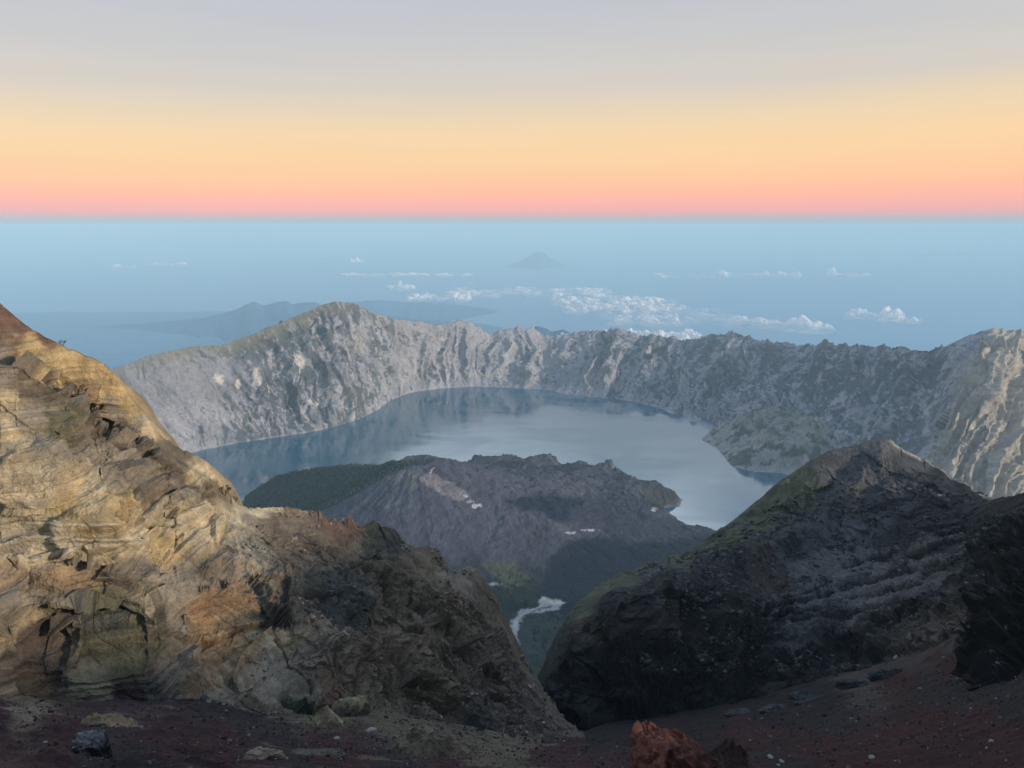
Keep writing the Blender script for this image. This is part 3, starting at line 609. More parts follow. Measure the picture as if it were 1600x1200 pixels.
# =================================================================== INNER VOLCANO AND VALLEY
LAND = [(384, 778), (400, 773), (425, 760), (450, 754), (520, 748), (600, 742), (650, 736), (690, 724), (728, 728), (735, 719), (800, 720), (830, 724), (858, 717), (876, 721), (884, 733), (905, 724), (930, 735), (960, 726), (966, 747), (1000, 755), (1003, 768), (1040, 768), (1068, 780), (1060, 791), (1025, 798), (1045, 807), (1080, 827), (1112, 831), (1130, 837), (1180, 860), (1400, 1000), (1200, 1250), (500, 1250), (250, 1000), (330, 830)]
CONE = None
def valley_height(X, Y):
    poly = np.array([at_z(x, y, LAKE)[:2] for x, y in LAND])
    P = np.stack([X, Y, 0 * X], -1)
    sd = poly_dist(X, Y, poly)
    sdn = sd + 28 * fbm(P / 110., 5, gain=.6, seed=501)
    h = np.where(sdn > 0, 26 * sstep(0, 40, sdn) + 30 * sstep(30, 400, sdn), -30 * sstep(0, 40, -sdn))
    inl = sstep(10, 120, sdn)
    lobes = ridged(warp(P, 260., 90., seed=507) / 420., 5, seed=510)
    far = sstep(3300, 4200, Y)
    h = h + inl * (42 * lobes * far + 18 * fbm(P / 90., 5, gain=.6, seed=512) * (.3 + .7 * far))
    # the ash cone
    cx, cy = -470.0, 3640.0
    dx, dy = X - cx, (Y - cy)
    ang = np.arctan2(dy, dx)
    r = np.sqrt((dx / 1.15) ** 2 + dy ** 2) * (1 + .07 * fbm(np.stack([np.cos(ang) * 1.4, np.sin(ang) * 1.4, r0(dx, dy) / 500], -1), 4, seed=520))
    cone = 345 - np.maximum(r - 75, 0) * .50 + np.maximum(r - 520, 0) * .28
    cone = np.where(r < 75, 345 - 34 * (1 - (r / 75) ** 2), cone)
    cone = cone + 9 * (ridged(np.stack([ang * 5, r / 900, 0 * r], -1), 4, seed=523) - .4) * sstep(60, 200, r) + 3 * fbm(P / 30., 4, seed=525)
    # old crater rim east of the cone
    dx2, dy2 = X - (-180), Y - 3560
    r2 = np.sqrt(dx2 ** 2 + dy2 ** 2)
    rim2 = 215 - np.maximum(r2 - 90, 0) * .36
    body = np.maximum(cone, rim2 + 16 * fbm(P / 60., 5, seed=528))
    # apron draining to the valley in front
    h = np.maximum(h, 0) * 1.0 + np.where(h < 0, h, 0)
    h = np.where(sdn > 0, np.maximum(h, body * sstep(0, 90, sdn)), h)
    # plateau right of the cone
    pl = 95 * np.exp(-(((X - 300) / 700.) ** 2 + ((Y - 3900) / 520.) ** 2))
    h = h + inl * pl
    for (bx, by, bh, br) in [(700, 720, 34, 40), (735, 716, 36, 45), (770, 718, 16, 60), (800, 719, 24, 50), (835, 722, 18, 40), (860, 714, 50, 45), (880, 720, 40, 35), (908, 722, 30, 35), (945, 730, 34, 50), (962, 728, 26, 60), (1003, 757, 18, 30), (1030, 762, 20, 40), (1060, 774, 14, 30)]:
        qx, qy = at_z(bx, by + 7, LAKE)[:2]
        h = h + inl * 0 + sstep(0, 25, sdn) * bh * .62 * np.exp(-(np.abs((X - qx) / (br * 1.5)) ** 3 + ((Y - qy - 60) / (br * 2.2)) ** 2)) * (1 + .8 * fbm(P / 22., 4, gain=.6, seed=541))
    # wooded hill on the left
    fx, fy = at_z(510, 775, LAKE)[:2]
    h = h + inl * 75 * np.exp(-(((X - fx) / 420.) ** 2 + ((Y - fy) / 240.) ** 2))
    # river valley
    near = 1 - sstep(2750, 3250, Y + 60 * fbm(P / 200., 3, seed=533))
    h = h * (1 - near * .9) + near * (10 + 14 * fbm(P / 120., 4, seed=536))
    # spurs falling into the gorge
    gx = 110.0
    h = h + sstep(60, 500, np.abs(X - gx)) * (1 - sstep(2450, 2800, Y)) * 210
    return LAKE + h, sdn

def r0(dx, dy): return np.sqrt(dx ** 2 + dy ** 2)

def build_valley():
    x = np.linspace(-1900, 1500, 620); y = np.concatenate([np.linspace(1500, 2500, 90)[:-1], np.linspace(2500, 5100, 430)])
    X, Y = np.meshgrid(x, y, indexing='ij')
    Z, sd = valley_height(X, Y)
    P = np.stack([X, Y, Z], -1)
    px, py = photo_xy(P)
    W = warp(P, 120., 40., seed=550)
    ASH = np.array((.066, .064, .084)); LAVA = np.array((.029, .029, .039)); NAVY = np.array((.004, .008, .022)); GR = np.array((.10, .11, .055)); DT = np.array((.014, .022, .016)); PINK = np.array((.21, .18, .18)); WHITE = np.array((.62, .6, .58)); SAND = np.array((.50, .47, .42)); LG = np.array((.13, .12, .125)); FOR = np.array((.02, .034, .028))
    ASH2 = np.array((.042, .041, .056))
    sx = px + 9 * fbm(P / 120., 5, gain=.6, seed=560); sy = py + 5 * fbm(P / 120. + 7, 5, gain=.6, seed=563)
    def pm(poly, e=4.0):
        return sstep(-e, e, poly_dist(sx, sy, np.array(poly, float)))
    C = mix(ASH, ASH2, sstep(-.25, .3, fbm(W / 300., 5, seed=566)))
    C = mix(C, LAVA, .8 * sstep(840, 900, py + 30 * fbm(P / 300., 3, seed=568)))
    C = mix(C, LG, .7 * sstep(.15, .5, fbm(W / 70., 5, gain=.6, seed=569)) * sstep(3700, 4100, Y))
    C = mix(C, ASH * 1.25, .7 * sstep(-.1, .25, fbm(W * np.array([1 / 60., 1 / 260., 1 / 100.]), 4, seed=571)) * (1 - sstep(500, 760, r0(X + 470, Y - 3640))))
    for poly, c, e, k in [
        ([(370, 790), (400, 760), (430, 740), (500, 728), (600, 720), (655, 718), (632, 731), (605, 743), (560, 768), (505, 797), (380, 820)], FOR, 3, .95),
        ([(836, 940), (850, 905), (858, 872), (880, 852), (905, 838), (960, 840), (1000, 850), (1060, 842), (1120, 834), (1160, 860), (1000, 920), (950, 960), (880, 960), (858, 936)], NAVY, 7, .96),  # shadow lying over the valley, painted in as navy
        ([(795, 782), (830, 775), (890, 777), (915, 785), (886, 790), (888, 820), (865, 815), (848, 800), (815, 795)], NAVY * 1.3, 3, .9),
        ([(655, 747), (670, 738), (700, 750), (738, 777), (720, 781), (690, 771), (665, 760)], PINK, 3, .85),
        ([(602, 742), (622, 733), (642, 738), (650, 745), (612, 750)], LG, 3, .8), ([(585, 780), (600, 787), (628, 778), (625, 786), (600, 792), (585, 788)], LG, 2, .6),
        ([(640, 742), (660, 740), (650, 765), (630, 768)], LG * np.array((.9, .95, .8)), 4, .6),
        ([(860, 812), (900, 818), (905, 840), (875, 838)], LG, 5, .5), ([(860, 755), (900, 752), (935, 770), (880, 775)], LG, 6, .5),
        ([(758, 880), (800, 876), (838, 915), (815, 938), (775, 908)], GR, 8, .75), ([(770, 916), (800, 928), (830, 905), (848, 930), (846, 948), (800, 958), (770, 960)], DT, 5, .9), ([(700, 960), (800, 955), (800, 1010), (700, 1010)], DT, 5, .9),
        ([(1000, 752), (1070, 772), (1062, 792), (1022, 800), (1003, 782)], np.array((.030, .036, .034)), 4, .8), ([(820, 965), (900, 955), (960, 1000), (900, 1100), (820, 1060), (815, 1000)], np.array((.035, .05, .036)), 4, .9),
        ([(848, 930), (862, 934), (882, 943), (868, 951), (836, 958), (815, 966), (808, 985), (814, 1006), (800, 992), (795, 972), (813, 955), (838, 948)], SAND, 1.6, .95)]:
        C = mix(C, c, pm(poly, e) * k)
    C = C * (1 + .35 * fbm(W / 50., 5, gain=.65, seed=566) + .25 * fbm(W * np.array([1 / 25., 1 / 90., 1 / 60.]), 4, seed=567))[..., None]
    C = mix(C, DT, .75 * sstep(.1, .3, fbm(P / 40., 5, gain=.65, seed=575)) * sstep(865, 890, py) * (1 - sstep(835, 860, px)))
    for (cx, cy, rx, ry) in [(745, 791, 9, 4), (735, 783, 6, 3), (726, 776, 5, 2.5), (770, 912, 8, 3), (782, 914, 5, 2.4), (1022, 797, 6, 3), (893, 833, 10, 2), (920, 828, 16, 1.6), (710, 717, 5, 2)]:
        q = ((px - cx) / rx) ** 2 + ((py - cy) / ry) ** 2 + 1.2 * fbm(P / 18., 4, seed=int(cx))
        C = mix(C, WHITE * .9, (1 - sstep(.3, 1.0, q)) * .8)
    C = mix(C, (.2, .195, .19), .6 * np.exp(-((sd - 6) / 8.) ** 2))
    tall = (.35 + .65 * sstep(3300, 3900, Y)) * sstep(3050, 3200, Y) * (1 - pm([(370, 790), (400, 760), (430, 740), (500, 728), (600, 720), (655, 718), (632, 731), (605, 743), (560, 768), (505, 797), (380, 820)]))
    P[..., 2] += (11 * facets(W / 60., 573) + 4 * facets(W / 22., 577)) * tall * sstep(5, 40, sd)
    P[..., 2] += 4 * fbm(P / 14., 3, gain=.7, seed=570)
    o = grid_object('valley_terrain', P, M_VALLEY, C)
    tag(o, 'purple grey ash cone and lava field in the lake with a dark valley before it', 'volcano', kind='structure')
    return P

def build_shade_ridge():  # out-of-view ridge, added to keep low sun off the scree and lower cliff
    cr = np.array([(-60, -90, -6), (40, -70, -2), (150, -40, 0), (235, 20, -24), (300, 92, -66), (370, 200, -100), (440, 330, -118), (520, 470, -130), (640, 640, -140)], float)
    t = np.linspace(0, 1, 220); k = np.linspace(0, 1, len(cr))
    c = np.stack([smooth_axis(np.interp(t, k, cr[:, i]), 8, 0) for i in range(3)], -1)
    tg = np.gradient(c, axis=0); nn = np.stack([tg[:, 1], -tg[:, 0]], -1); nn /= np.linalg.norm(nn, axis=1)[:, None]
    o = np.concatenate([np.linspace(-150, 0, 70)[:-1], np.linspace(0, 600, 110)])
    P = np.zeros((len(t), len(o), 3))
    P[..., :2] = c[:, None, :2] + nn[:, None] * o[None, :, None]
    P[..., 2] = c[:, None, 2] - np.where(o < 0, -o * .85, o * .75)[None]
    P[..., 2] += 7 * fbm(P / 45., 5, seed=701) + 4 * facets(P / 16., 703) - 3
    C = mix((.05, .04, .038), (.028, .022, .023), sstep(-.3, .3, fbm(P / 30., 5, seed=705)))
    tag(grid_object('shade_ridge_terrain', P, M_SCREE, C, smooth=False), 'unseen dark stony rim added on the right to shade the scree bowl', 'ridge', kind='structure')

# =================================================================== MATERIALS
M_CLIFF = rock_material('cliff_rock', 4.0, 0.9, var=.38, speck=.03)
M_RIDGE = rock_material('lava_rock', 6.0, 1.4, var=.5, speck=.05)
M_SCREE = rock_material('cinder_scree', 1.6, 0.35, var=.5, speck=.06)
M_RIM = rock_material('crater_rock', 30.0, 3.5, var=.35)
M_VALLEY = rock_material('ash_soil', 30.0, 6.0, var=.35)

def water_material(name, base, ior, rough, bump_scale, bump, patches):
    m, nt, b, out = nodes_of(name); L = nt.links.new
    geo = N(nt, 'ShaderNodeNewGeometry')
    mp = N(nt, 'ShaderNodeMapping'); L(geo.outputs['Position'], mp.inputs['Vector'])
    mp.inputs['Scale'].default_value = (1 / bump_scale, 1 / bump_scale, 1 / bump_scale)
    n = N(nt, 'ShaderNodeTexNoise', Scale=1.0, Detail=4.0); L(mp.outputs[0], n.inputs['Vector'])
    bp = N(nt, 'ShaderNodeBump'); bp.inputs['Distance'].default_value = bump; L(n.outputs['Fac'], bp.inputs['Height']); L(bp.outputs[0], b.inputs['Normal'])
    b.inputs['Base Color'].default_value = (*base, 1); b.inputs['IOR'].default_value = ior
    b.inputs['Roughness'].default_value = rough
    if patches:
        mp2 = N(nt, 'ShaderNodeMapping'); L(geo.outputs['Position'], mp2.inputs['Vector'])
        mp2.inputs['Scale'].default_value = (1 / 700., 1 / 330., 1); mp2.inputs['Rotation'].default_value = (0, 0, .25)
        n2 = N(nt, 'ShaderNodeTexNoise', Scale=1.0, Detail=6.0, Roughness=.6, Distortion=1.2); L(mp2.outputs[0], n2.inputs['Vector'])
        mr = N(nt, 'ShaderNodeMapRange'); L(n2.outputs['Fac'], mr.inputs['Value'])
        mr.inputs['From Min'].default_value = .38; mr.inputs['From Max'].default_value = .62
        mr.inputs['To Min'].default_value = rough; mr.inputs['To Max'].default_value = patches
        L(mr.outputs[0], b.inputs['Roughness'])
    return m
M_LAKE = water_material('lake_water', (.003, .085, .14), 2.7, .04, 30.0, .2, .2)
M_SEA = water_material('sea_water', (.15, .30, .43), 1.33, .5, 200.0, 1.0, 0)

# =================================================================== BUILD THE LAND
cliffP, cliffX, cliffY = build_cliff()
ridgeP, ridgeX, ridgeY = build_ridge()
floorP, floorX, floorY = build_floor()
rimP, rimX, rimY, SHORE = build_rim()
build_headland()
build_shade_ridge()
valleyP = build_valley()

# lake sheet: its outline lies under the banks
pts = []
for x, y, Y in SHORE:
    p = at_z(x, y, LAKE); d = p[:2] / np.linalg.norm(p[:2]); pts.append((p[0] + d[0] * 130, p[1] + d[1] * 130, LAKE))
pts = [p for p in pts if p[1] > 2600]
near = [(1450, 3300, LAKE), (1300, 3150, LAKE), (700, 3250, LAKE), (0, 3500, LAKE), (-900, 3300, LAKE), (-1900, 3100, LAKE)]
me = bpy.data.meshes.new('lake'); me.from_pydata([tuple(map(float, p)) for p in pts + near], [], [list(range(len(pts) + len(near)))])
tag(link('lake', me, M_LAKE), 'still blue crater lake with pale sky reflections below the grey wall', 'lake', kind='structure')

me = bpy.data.meshes.new('sea'); me.from_pydata([(-200000, -20000, SEA), (200000, -20000, SEA), (200000, 170000, SEA), (-200000, 170000, SEA)], [], [(0, 1, 2, 3)])
tag(link('sea', me, M_SEA), 'hazy blue sea spreading to the horizon beyond the crater', 'sea', kind='structure')

# =================================================================== FAR HILLS
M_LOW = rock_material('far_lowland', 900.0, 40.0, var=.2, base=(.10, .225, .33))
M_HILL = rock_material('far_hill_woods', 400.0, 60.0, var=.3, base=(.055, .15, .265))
def far_hills(name, crest, Y, depth, label, cat, kind='structure'):
    c = np.array(crest, float); xs = np.linspace(c[0, 0], c[-1, 0], 260)
    ys = np.interp(xs, c[:, 0], c[:, 1])
    ys = np.maximum.reduce([ys, ys * 0]) 
    top = at(xs, ys, np.full_like(xs, Y))
    t = np.concatenate([np.linspace(-1, 0, 40), np.linspace(0, 1, 40)[1:]])
    hgt = np.maximum(top[:, 2] - SEA, 5)
    prof = (1 - np.abs(t)) ** 1.25
    P = np.zeros((len(xs), len(t), 3))
    dp = depth * np.clip(hgt / hgt.max(), .03, 1) ** .5 * (1 + .35 * fbm(np.stack([xs / 40., 0 * xs, 0 * xs], -1), 4, seed=int(Y) % 89))
    P[..., 0] = top[:, :1] * (1 + t[None] * dp[:, None] / Y)
    P[..., 1] = Y + t[None] * dp[:, None]
    P[..., 2] = SEA - 20 + hgt[:, None] * prof[None]
    P[..., 2] += hgt[:, None] * .12 * (ridged(P * np.array([1 / 1500., 1 / 3000., 0]), 5, seed=int(Y) % 97) - .4) * (1 - prof[None] * .6)
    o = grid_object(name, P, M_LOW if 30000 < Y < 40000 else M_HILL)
    tag(o, label, cat, kind=kind)
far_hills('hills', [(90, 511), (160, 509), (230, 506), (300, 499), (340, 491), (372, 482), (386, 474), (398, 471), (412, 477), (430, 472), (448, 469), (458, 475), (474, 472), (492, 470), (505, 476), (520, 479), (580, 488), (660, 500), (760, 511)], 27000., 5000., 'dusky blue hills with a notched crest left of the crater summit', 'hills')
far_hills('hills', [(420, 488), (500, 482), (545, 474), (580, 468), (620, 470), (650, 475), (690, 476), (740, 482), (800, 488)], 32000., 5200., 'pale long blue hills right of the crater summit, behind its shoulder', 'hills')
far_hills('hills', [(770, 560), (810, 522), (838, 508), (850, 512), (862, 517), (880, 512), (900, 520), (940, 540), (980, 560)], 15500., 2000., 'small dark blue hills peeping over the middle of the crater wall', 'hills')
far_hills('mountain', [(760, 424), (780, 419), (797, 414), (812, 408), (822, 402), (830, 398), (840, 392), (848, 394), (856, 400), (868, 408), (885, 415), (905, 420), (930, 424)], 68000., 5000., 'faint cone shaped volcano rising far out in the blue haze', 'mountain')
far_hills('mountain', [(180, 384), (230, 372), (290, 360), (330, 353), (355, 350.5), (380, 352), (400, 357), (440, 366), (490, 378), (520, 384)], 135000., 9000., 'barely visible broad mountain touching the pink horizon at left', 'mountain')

coast = [(-500, 493), (-200, 491), (0, 489), (130, 487), (250, 488), (370, 486), (480, 488), (600, 492), (760, 506), (860, 530), (1000, 570), (1200, 640)]
cx_ = np.linspace(-500, 1200, 400); cyy = np.interp(cx_, [p[0] for p in coast], [p[1] for p in coast]) + 1.2 * fbm(np.stack([cx_ / 60, 0 * cx_, 0 * cx_], -1), 5, seed=801)
far_ = at_z(cx_, cyy, SEA + 6.0)
tt = np.linspace(0, 1, 60)[None, :, None]
G_ = far_[:, None] * (1 - tt) + np.stack([far_[:, 0] * .4, np.full(400, 6000.), np.full(400, SEA + 6.)], -1)[:, None] * tt
G_[..., 2] += 40 * np.clip(fbm(G_ / 2500., 4, seed=805), 0, 1) * np.sin(tt[..., 0] * math.pi)
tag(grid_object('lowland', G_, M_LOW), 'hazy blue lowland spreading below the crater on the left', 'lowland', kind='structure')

# =================================================================== THINGS ON THE LAND
FPX, FPY = photo_xy(floorP)
def on_floor(x, y):
    k = np.argmin((FPX - x) ** 2 + (FPY - y) ** 2 + np.where(floorP[..., 1] < 15, 1e9, 0))
    return floorP.reshape(-1, 3)[k]

def ico(sub):
    import bmesh
    bm = bmesh.new(); bmesh.ops.create_icosphere(bm, subdivisions=sub, radius=1)
    bm.verts.ensure_lookup_table()
    V = np.array([v.co[:] for v in bm.verts]); Q = np.array([[v.index for v in f.verts] for f in bm.faces]); bm.free()
    return V, Q
ICO = {k: ico(k) for k in (1, 2, 3, 4, 5)}

def rock_shape(size, seed, sub=4, cuts=9, rough=.12, peak=None):
    """a broken block: a ball cut by flat planes, then roughened; its base lies at z = 0"""
    r = np.random.default_rng(seed)
    V, Q = ICO[sub]; V = V.copy()
    for k in range(cuts):
        nrm = r.normal(size=3); nrm /= np.linalg.norm(nrm); h = r.uniform(.45, .8)
        dd = V @ nrm - h
        V -= np.maximum(dd, 0)[:, None] * nrm
    V *= (1 + rough * (facets(V * 2.2 + seed, seed) + .6 * facets(V * 5 + seed, seed + 1)) + .5 * rough * fbm(V * 6 + seed, 3, gain=.7, seed=seed))[:, None]
    if peak is not None:
        top = np.clip((V[:, 2] + .3) / 1.3, 0, 1)
        V[:, 0] = V[:, 0] * (1 - .62 * top) + peak * top
        V[:, 1] *= (1 - .4 * top)
    V -= [(V[:, 0].min() + V[:, 0].max()) / 2, 0, V[:, 2].min()]
    V *= np.array(size) / np.array([V[:, 0].max() - V[:, 0].min(), V[:, 1].max() - V[:, 1].min(), V[:, 2].max()])
    return V, Q

def rock(name, x, y, wpx, hpx, m, label, cat, seed, c=(.03, .03, .03), c2=None, deep=.8, sub=4, cuts=9, rough=.12, peak=None, rz=0., sinkf=.22, group=None, smooth=False, at_pt=None, topc=None):
    """x, y: middle of the foot in the photograph; the rock lies on the scree there"""
    p = on_floor(x, y) if at_pt is None else at_pt
    dist = p[1] * CP - p[2] * SP
    W_, H_ = wpx * dist / F, hpx * dist / F
    V, Q = rock_shape((W_, W_ * deep, H_ * 1.1 / (1 - sinkf)), seed, sub, cuts, rough, peak)
    if cat == 'rock slab':
        q = V / W_
        V = V + (W_ * .045) * np.stack([fbm(q * 4 + k * 9 + seed, 5, gain=.65, seed=seed + k) for k in range(3)], -1)
        V[:, 2] += H_ * .10 * facets(q * 7, seed)
    q = V / max(W_, H_)
    C = mix(c, c2 if c2 is not None else np.array(c) * .6, sstep(-.3, .4, fbm(q * 3 + seed, 4, seed=seed)))
    if topc is not None:
        C = mix(C, topc, .85 * sstep(.55, .9, V[:, 2] / V[:, 2].max() + .35 * fbm(q * 6 + seed, 4, gain=.7, seed=seed + 3)))
    C = C * (1 + .5 * fbm(q * 14 + seed, 4, gain=.7, seed=seed + 5))[:, None]
    V[:, 2] -= sinkf * V[:, 2].max()
    o = link(name, raw_mesh(name, V, Q, C, smooth), m)
    o.location = p; o.rotation_euler = (0, 0, rz)
    tag(o, label, cat, group)
    return o

M_ROCK = rock_material('loose_rock', .9, .12, var=.45, speck=.03)
M_PALE = rock_material('pale_stone', .5, .05, var=.3)
rock('boulder', 145, 1181, 62, 42, M_ROCK, 'black craggy boulder with ash grey top on dark scree at the cliff foot', 'boulder', 3, (.022, .022, .024), (.012, .012, .013), sub=5, cuts=11, rough=.17, topc=(.16, .16, .165))
rock('rock', 1053, 1240, 142, 100, M_ROCK, 'large pointed rust red rock at the bottom edge of the scene', 'rock', 8, (.165, .060, .040), (.085, .034, .026), sub=5, cuts=14, rough=.15, peak=-.24, deep=.75)
rock('rock', 1142, 1222, 96, 74, M_ROCK, 'brown crumbly rock leaning on the right of the rust red rock', 'rock', 15, (.075, .045, .036), (.05, .035, .03), sub=5, cuts=10, rough=.12, deep=.8, peak=-.1)
rock('boulder', 1526, 1070, 38, 20, M_ROCK, 'black square edged boulder alone on the right scree below the dark outcrop', 'boulder', 23, (.010, .010, .011), (.006, .006, .007), cuts=14, rough=.06)
rock('rock_slab', 168, 1142, 112, 34, M_PALE, 'tan wedge of bedrock poking from the scree above the black boulder', 'rock slab', 31, (.24, .18, .10), (.17, .125, .075), cuts=6, rough=.09, peak=-.12, deep=.6, sinkf=.42, sub=5)
rock('rock_slab', 668, 1182, 140, 42, M_PALE, 'long low sandy mound of bedrock on the scree left of the gorge', 'rock slab', 34, (.16, .125, .08), (.10, .08, .055), cuts=5, rough=.09, deep=.6, peak=-.15, sinkf=.45, sub=5)
rock('rock_slab', 548, 1118, 66, 34, M_PALE, 'cream topped slab with a dark underside at the cliff foot', 'rock slab', 37, (.10, .085, .06), (.06, .05, .04), cuts=8, rough=.09, deep=.6, topc=(.3, .24, .14))
rock('rock_slab', 512, 1136, 52, 34, M_PALE, 'pale leaning slab beside the greenish cave at the cliff foot', 'rock slab', 38, (.32, .26, .16), (.22, .17, .1), cuts=8, rough=.07, deep=.4, peak=-.3)
rock('rock_slab', 412, 1186, 66, 13, M_PALE, 'flat cream slab lying in dark scree near the lower edge', 'rock slab', 41, (.24, .19, .12), (.13, .1, .07), cuts=7, rough=.12, deep=.6, sinkf=.45, sub=5)
rock('rock_slab', 495, 1182, 90, 9, M_PALE, 'thin grey tan slab lying right of the flat cream slab', 'rock slab', 42, (.14, .115, .085), (.08, .065, .05), cuts=7, rough=.12, deep=.5, sinkf=.45, sub=5)
rock('rock_slab', 130, 1092, 70, 26, M_PALE, 'olive pale lump of tuff at the foot of the fluted hollow', 'rock slab', 44, (.20, .18, .11), (.13, .115, .07), cuts=7, rough=.1, deep=.6)
for k, (x, y, wp, hp, lab) in enumerate([(1388, 1060, 78, 15, 'highest rough grey ledge of lava crossing the right scree'), (1330, 1075, 62, 13, 'second highest lava ledge of the line crossing the right scree'), (1268, 1092, 84, 12, 'long middle lava ledge below the black rock face'), (1205, 1112, 52, 10, 'short lava ledge second lowest under the black rock face'), (1150, 1119, 50, 10, 'lowest lava ledge where the scree meets the black face')]):
    rock('rock_ledge', x, y, wp, hp, M_ROCK, lab, 'rock ledge', 50 + k, (.075, .072, .068), (.04, .039, .038), cuts=5, rough=.24, deep=.35, rz=.15, group='lava ledges on the scree', sub=5)
# pale stones, each with its place in the photograph
stones = [(1104, 1150, 5, 4), (1204, 1152, 7, 7), (1292, 1142, 4, 4), (1253, 1137, 4, 3), (1246, 1117, 5, 4), (1362, 1184, 12, 4), (1427, 1156, 8, 5), (1549, 1161, 10, 6), (1542, 1168, 7, 5), (1517, 1108, 7, 4), (1508, 1066, 6, 6), (1495, 1061, 6, 3), (1555, 1092, 6, 4), (1576, 1088, 5, 4), (1572, 1189, 5, 4), (1416, 1131, 4, 4), (1388, 1003, 9, 7), (1420, 1004, 5, 5), (1382, 1108, 5, 5), (1204, 1184, 12, 4), (1222, 1190, 10, 4), (1215, 1196, 8, 4), (1340, 1106, 4, 3), (1465, 1101, 4, 3), (1450, 1170, 5, 4), (1500, 1180, 5, 3), (1400, 1190, 6, 4), (1330, 1160, 4, 3), (1590, 1140, 5, 4), (1470, 1140, 4, 3), (1280, 1175, 4, 3), (1172, 1158, 7, 6), (1190, 1140, 4, 3), (1585, 1060, 5, 4), (1540, 1130, 4, 3), (1160, 1188, 6, 5),
          (180, 1082, 9, 8), (208, 1066, 10, 6), (228, 1070, 7, 5), (353, 1112, 7, 5), (396, 1137, 5, 4), (526, 1155, 10, 4), (320, 1090, 12, 12), (70, 1161, 9, 3), (182, 1196, 13, 8), (448, 1186, 8, 6), (12, 1112, 4, 3), (580, 1142, 18, 7), (326, 1124, 8, 5), (500, 1162, 4, 3), (585, 1171, 5, 3), (560, 1158, 4, 3), (240, 1176, 4, 3), (310, 1160, 4, 3), (770, 1192, 5, 4), (820, 1148, 12, 8), (850, 1158, 8, 5), (870, 1165, 6, 5), (790, 1150, 7, 4), (882, 1174, 6, 4), (940, 1185, 4, 3), (905, 1178, 4, 3), (845, 1142, 5, 4), (700, 1142, 5, 4), (640, 1140, 6, 4)]
shapes = {}
for k, (x, y, wp, hp) in enumerate(stones):
    kind = k % 5
    dark = (x < 900 and y < 1125 and k % 2 == 0)
    side = 'on the dark red scree right of the gorge' if x > 960 else 'on the dark scree below the tan cliff'
    lab = ('small pale weathered stone lying ' if not dark else 'small grey block lying ') + side
    p = on_floor(x, y)
    dist = p[1] * CP - p[2] * SP
    if (kind, dark) not in shapes:
        V, Q = rock_shape((1, .8, .8), 80 + kind, 2 if kind else 3, 7, .14)
        base = np.array((.25, .225, .20)) if not dark else np.array((.10, .095, .085))
        C = np.tile(base, (len(V), 1)) * (1 + .35 * fbm(V * 4 + kind, 3, seed=kind))[:, None]
        shapes[(kind, dark)] = raw_mesh('stone', V, Q, C, False); shapes[(kind, dark)].materials.append(M_PALE)
    o = bpy.data.objects.new('stone', shapes[(kind, dark)]); COL.objects.link(o)
    sc_ = dist / F
    o.location = p + np.array([0, 0, -.12 * hp * sc_]); q_ = .7 if max(wp, hp) < 9 else 1.; o.scale = (wp * sc_ * q_, wp * sc_ * q_, hp * sc_ * 1.3 * q_); o.rotation_euler = (0, 0, rng.uniform(0, 6))
    tag(o, lab, 'stone', ('pale stones right of the gorge' if x > 960 else 'pale stones below the tan cliff') if not dark else 'grey blocks below the tan cliff')

# cinder gravel strewn over the near scree
V0, Q0 = ICO[1]
cand = np.flatnonzero((floorP[..., 1].ravel() > 48) & (floorP[..., 1].ravel() < 330) & (FPX.ravel() > -40) & (FPX.ravel() < 1640) & (FPY.ravel() < 1215))
wts = 1.0 / (floorP.reshape(-1, 3)[cand, 1]) ** .3
clump = sstep(-.3, .5, fbm(floorP.reshape(-1, 3)[cand] / 9., 4, seed=901)); wts = wts * (.15 + clump)
pick = rng.choice(cand, 16000, p=wts / wts.sum())
ctr = floorP.reshape(-1, 3)[pick] + rng.normal(size=(16000, 3)) * np.array([.5, .5, 0])
sz = ctr[:, 1] / F * (.9 + rng.pareto(2.2, 16000).clip(0, 3.5)) * .8
shp = V0[None] * (1 + .35 * rng.normal(size=(16000, len(V0), 1))) * np.array([1, 1, .7]) * sz[:, None, None]
tone = rng.uniform(.5, 1.6, 16000)[:, None] * np.where((rng.uniform(size=16000) < .12)[:, None], np.array([[.11, .10, .092]]), np.where((rng.uniform(size=16000) < .5)[:, None], np.array([[.042, .024, .023]]), np.array([[.03, .028, .03]])))
o = link('gravel', raw_mesh('gravel', (ctr[:, None] + shp).reshape(-1, 3), (Q0[None] + (np.arange(16000) * len(V0))[:, None, None]).reshape(-1, 3), np.repeat(tone, len(V0), 0), False), M_ROCK)
tag(o, 'loose dark cinder gravel strewn over the scree', 'gravel', kind='stuff')

CPX_, CPY_ = photo_xy(cliffP); CPX_[:, :23] = -9999
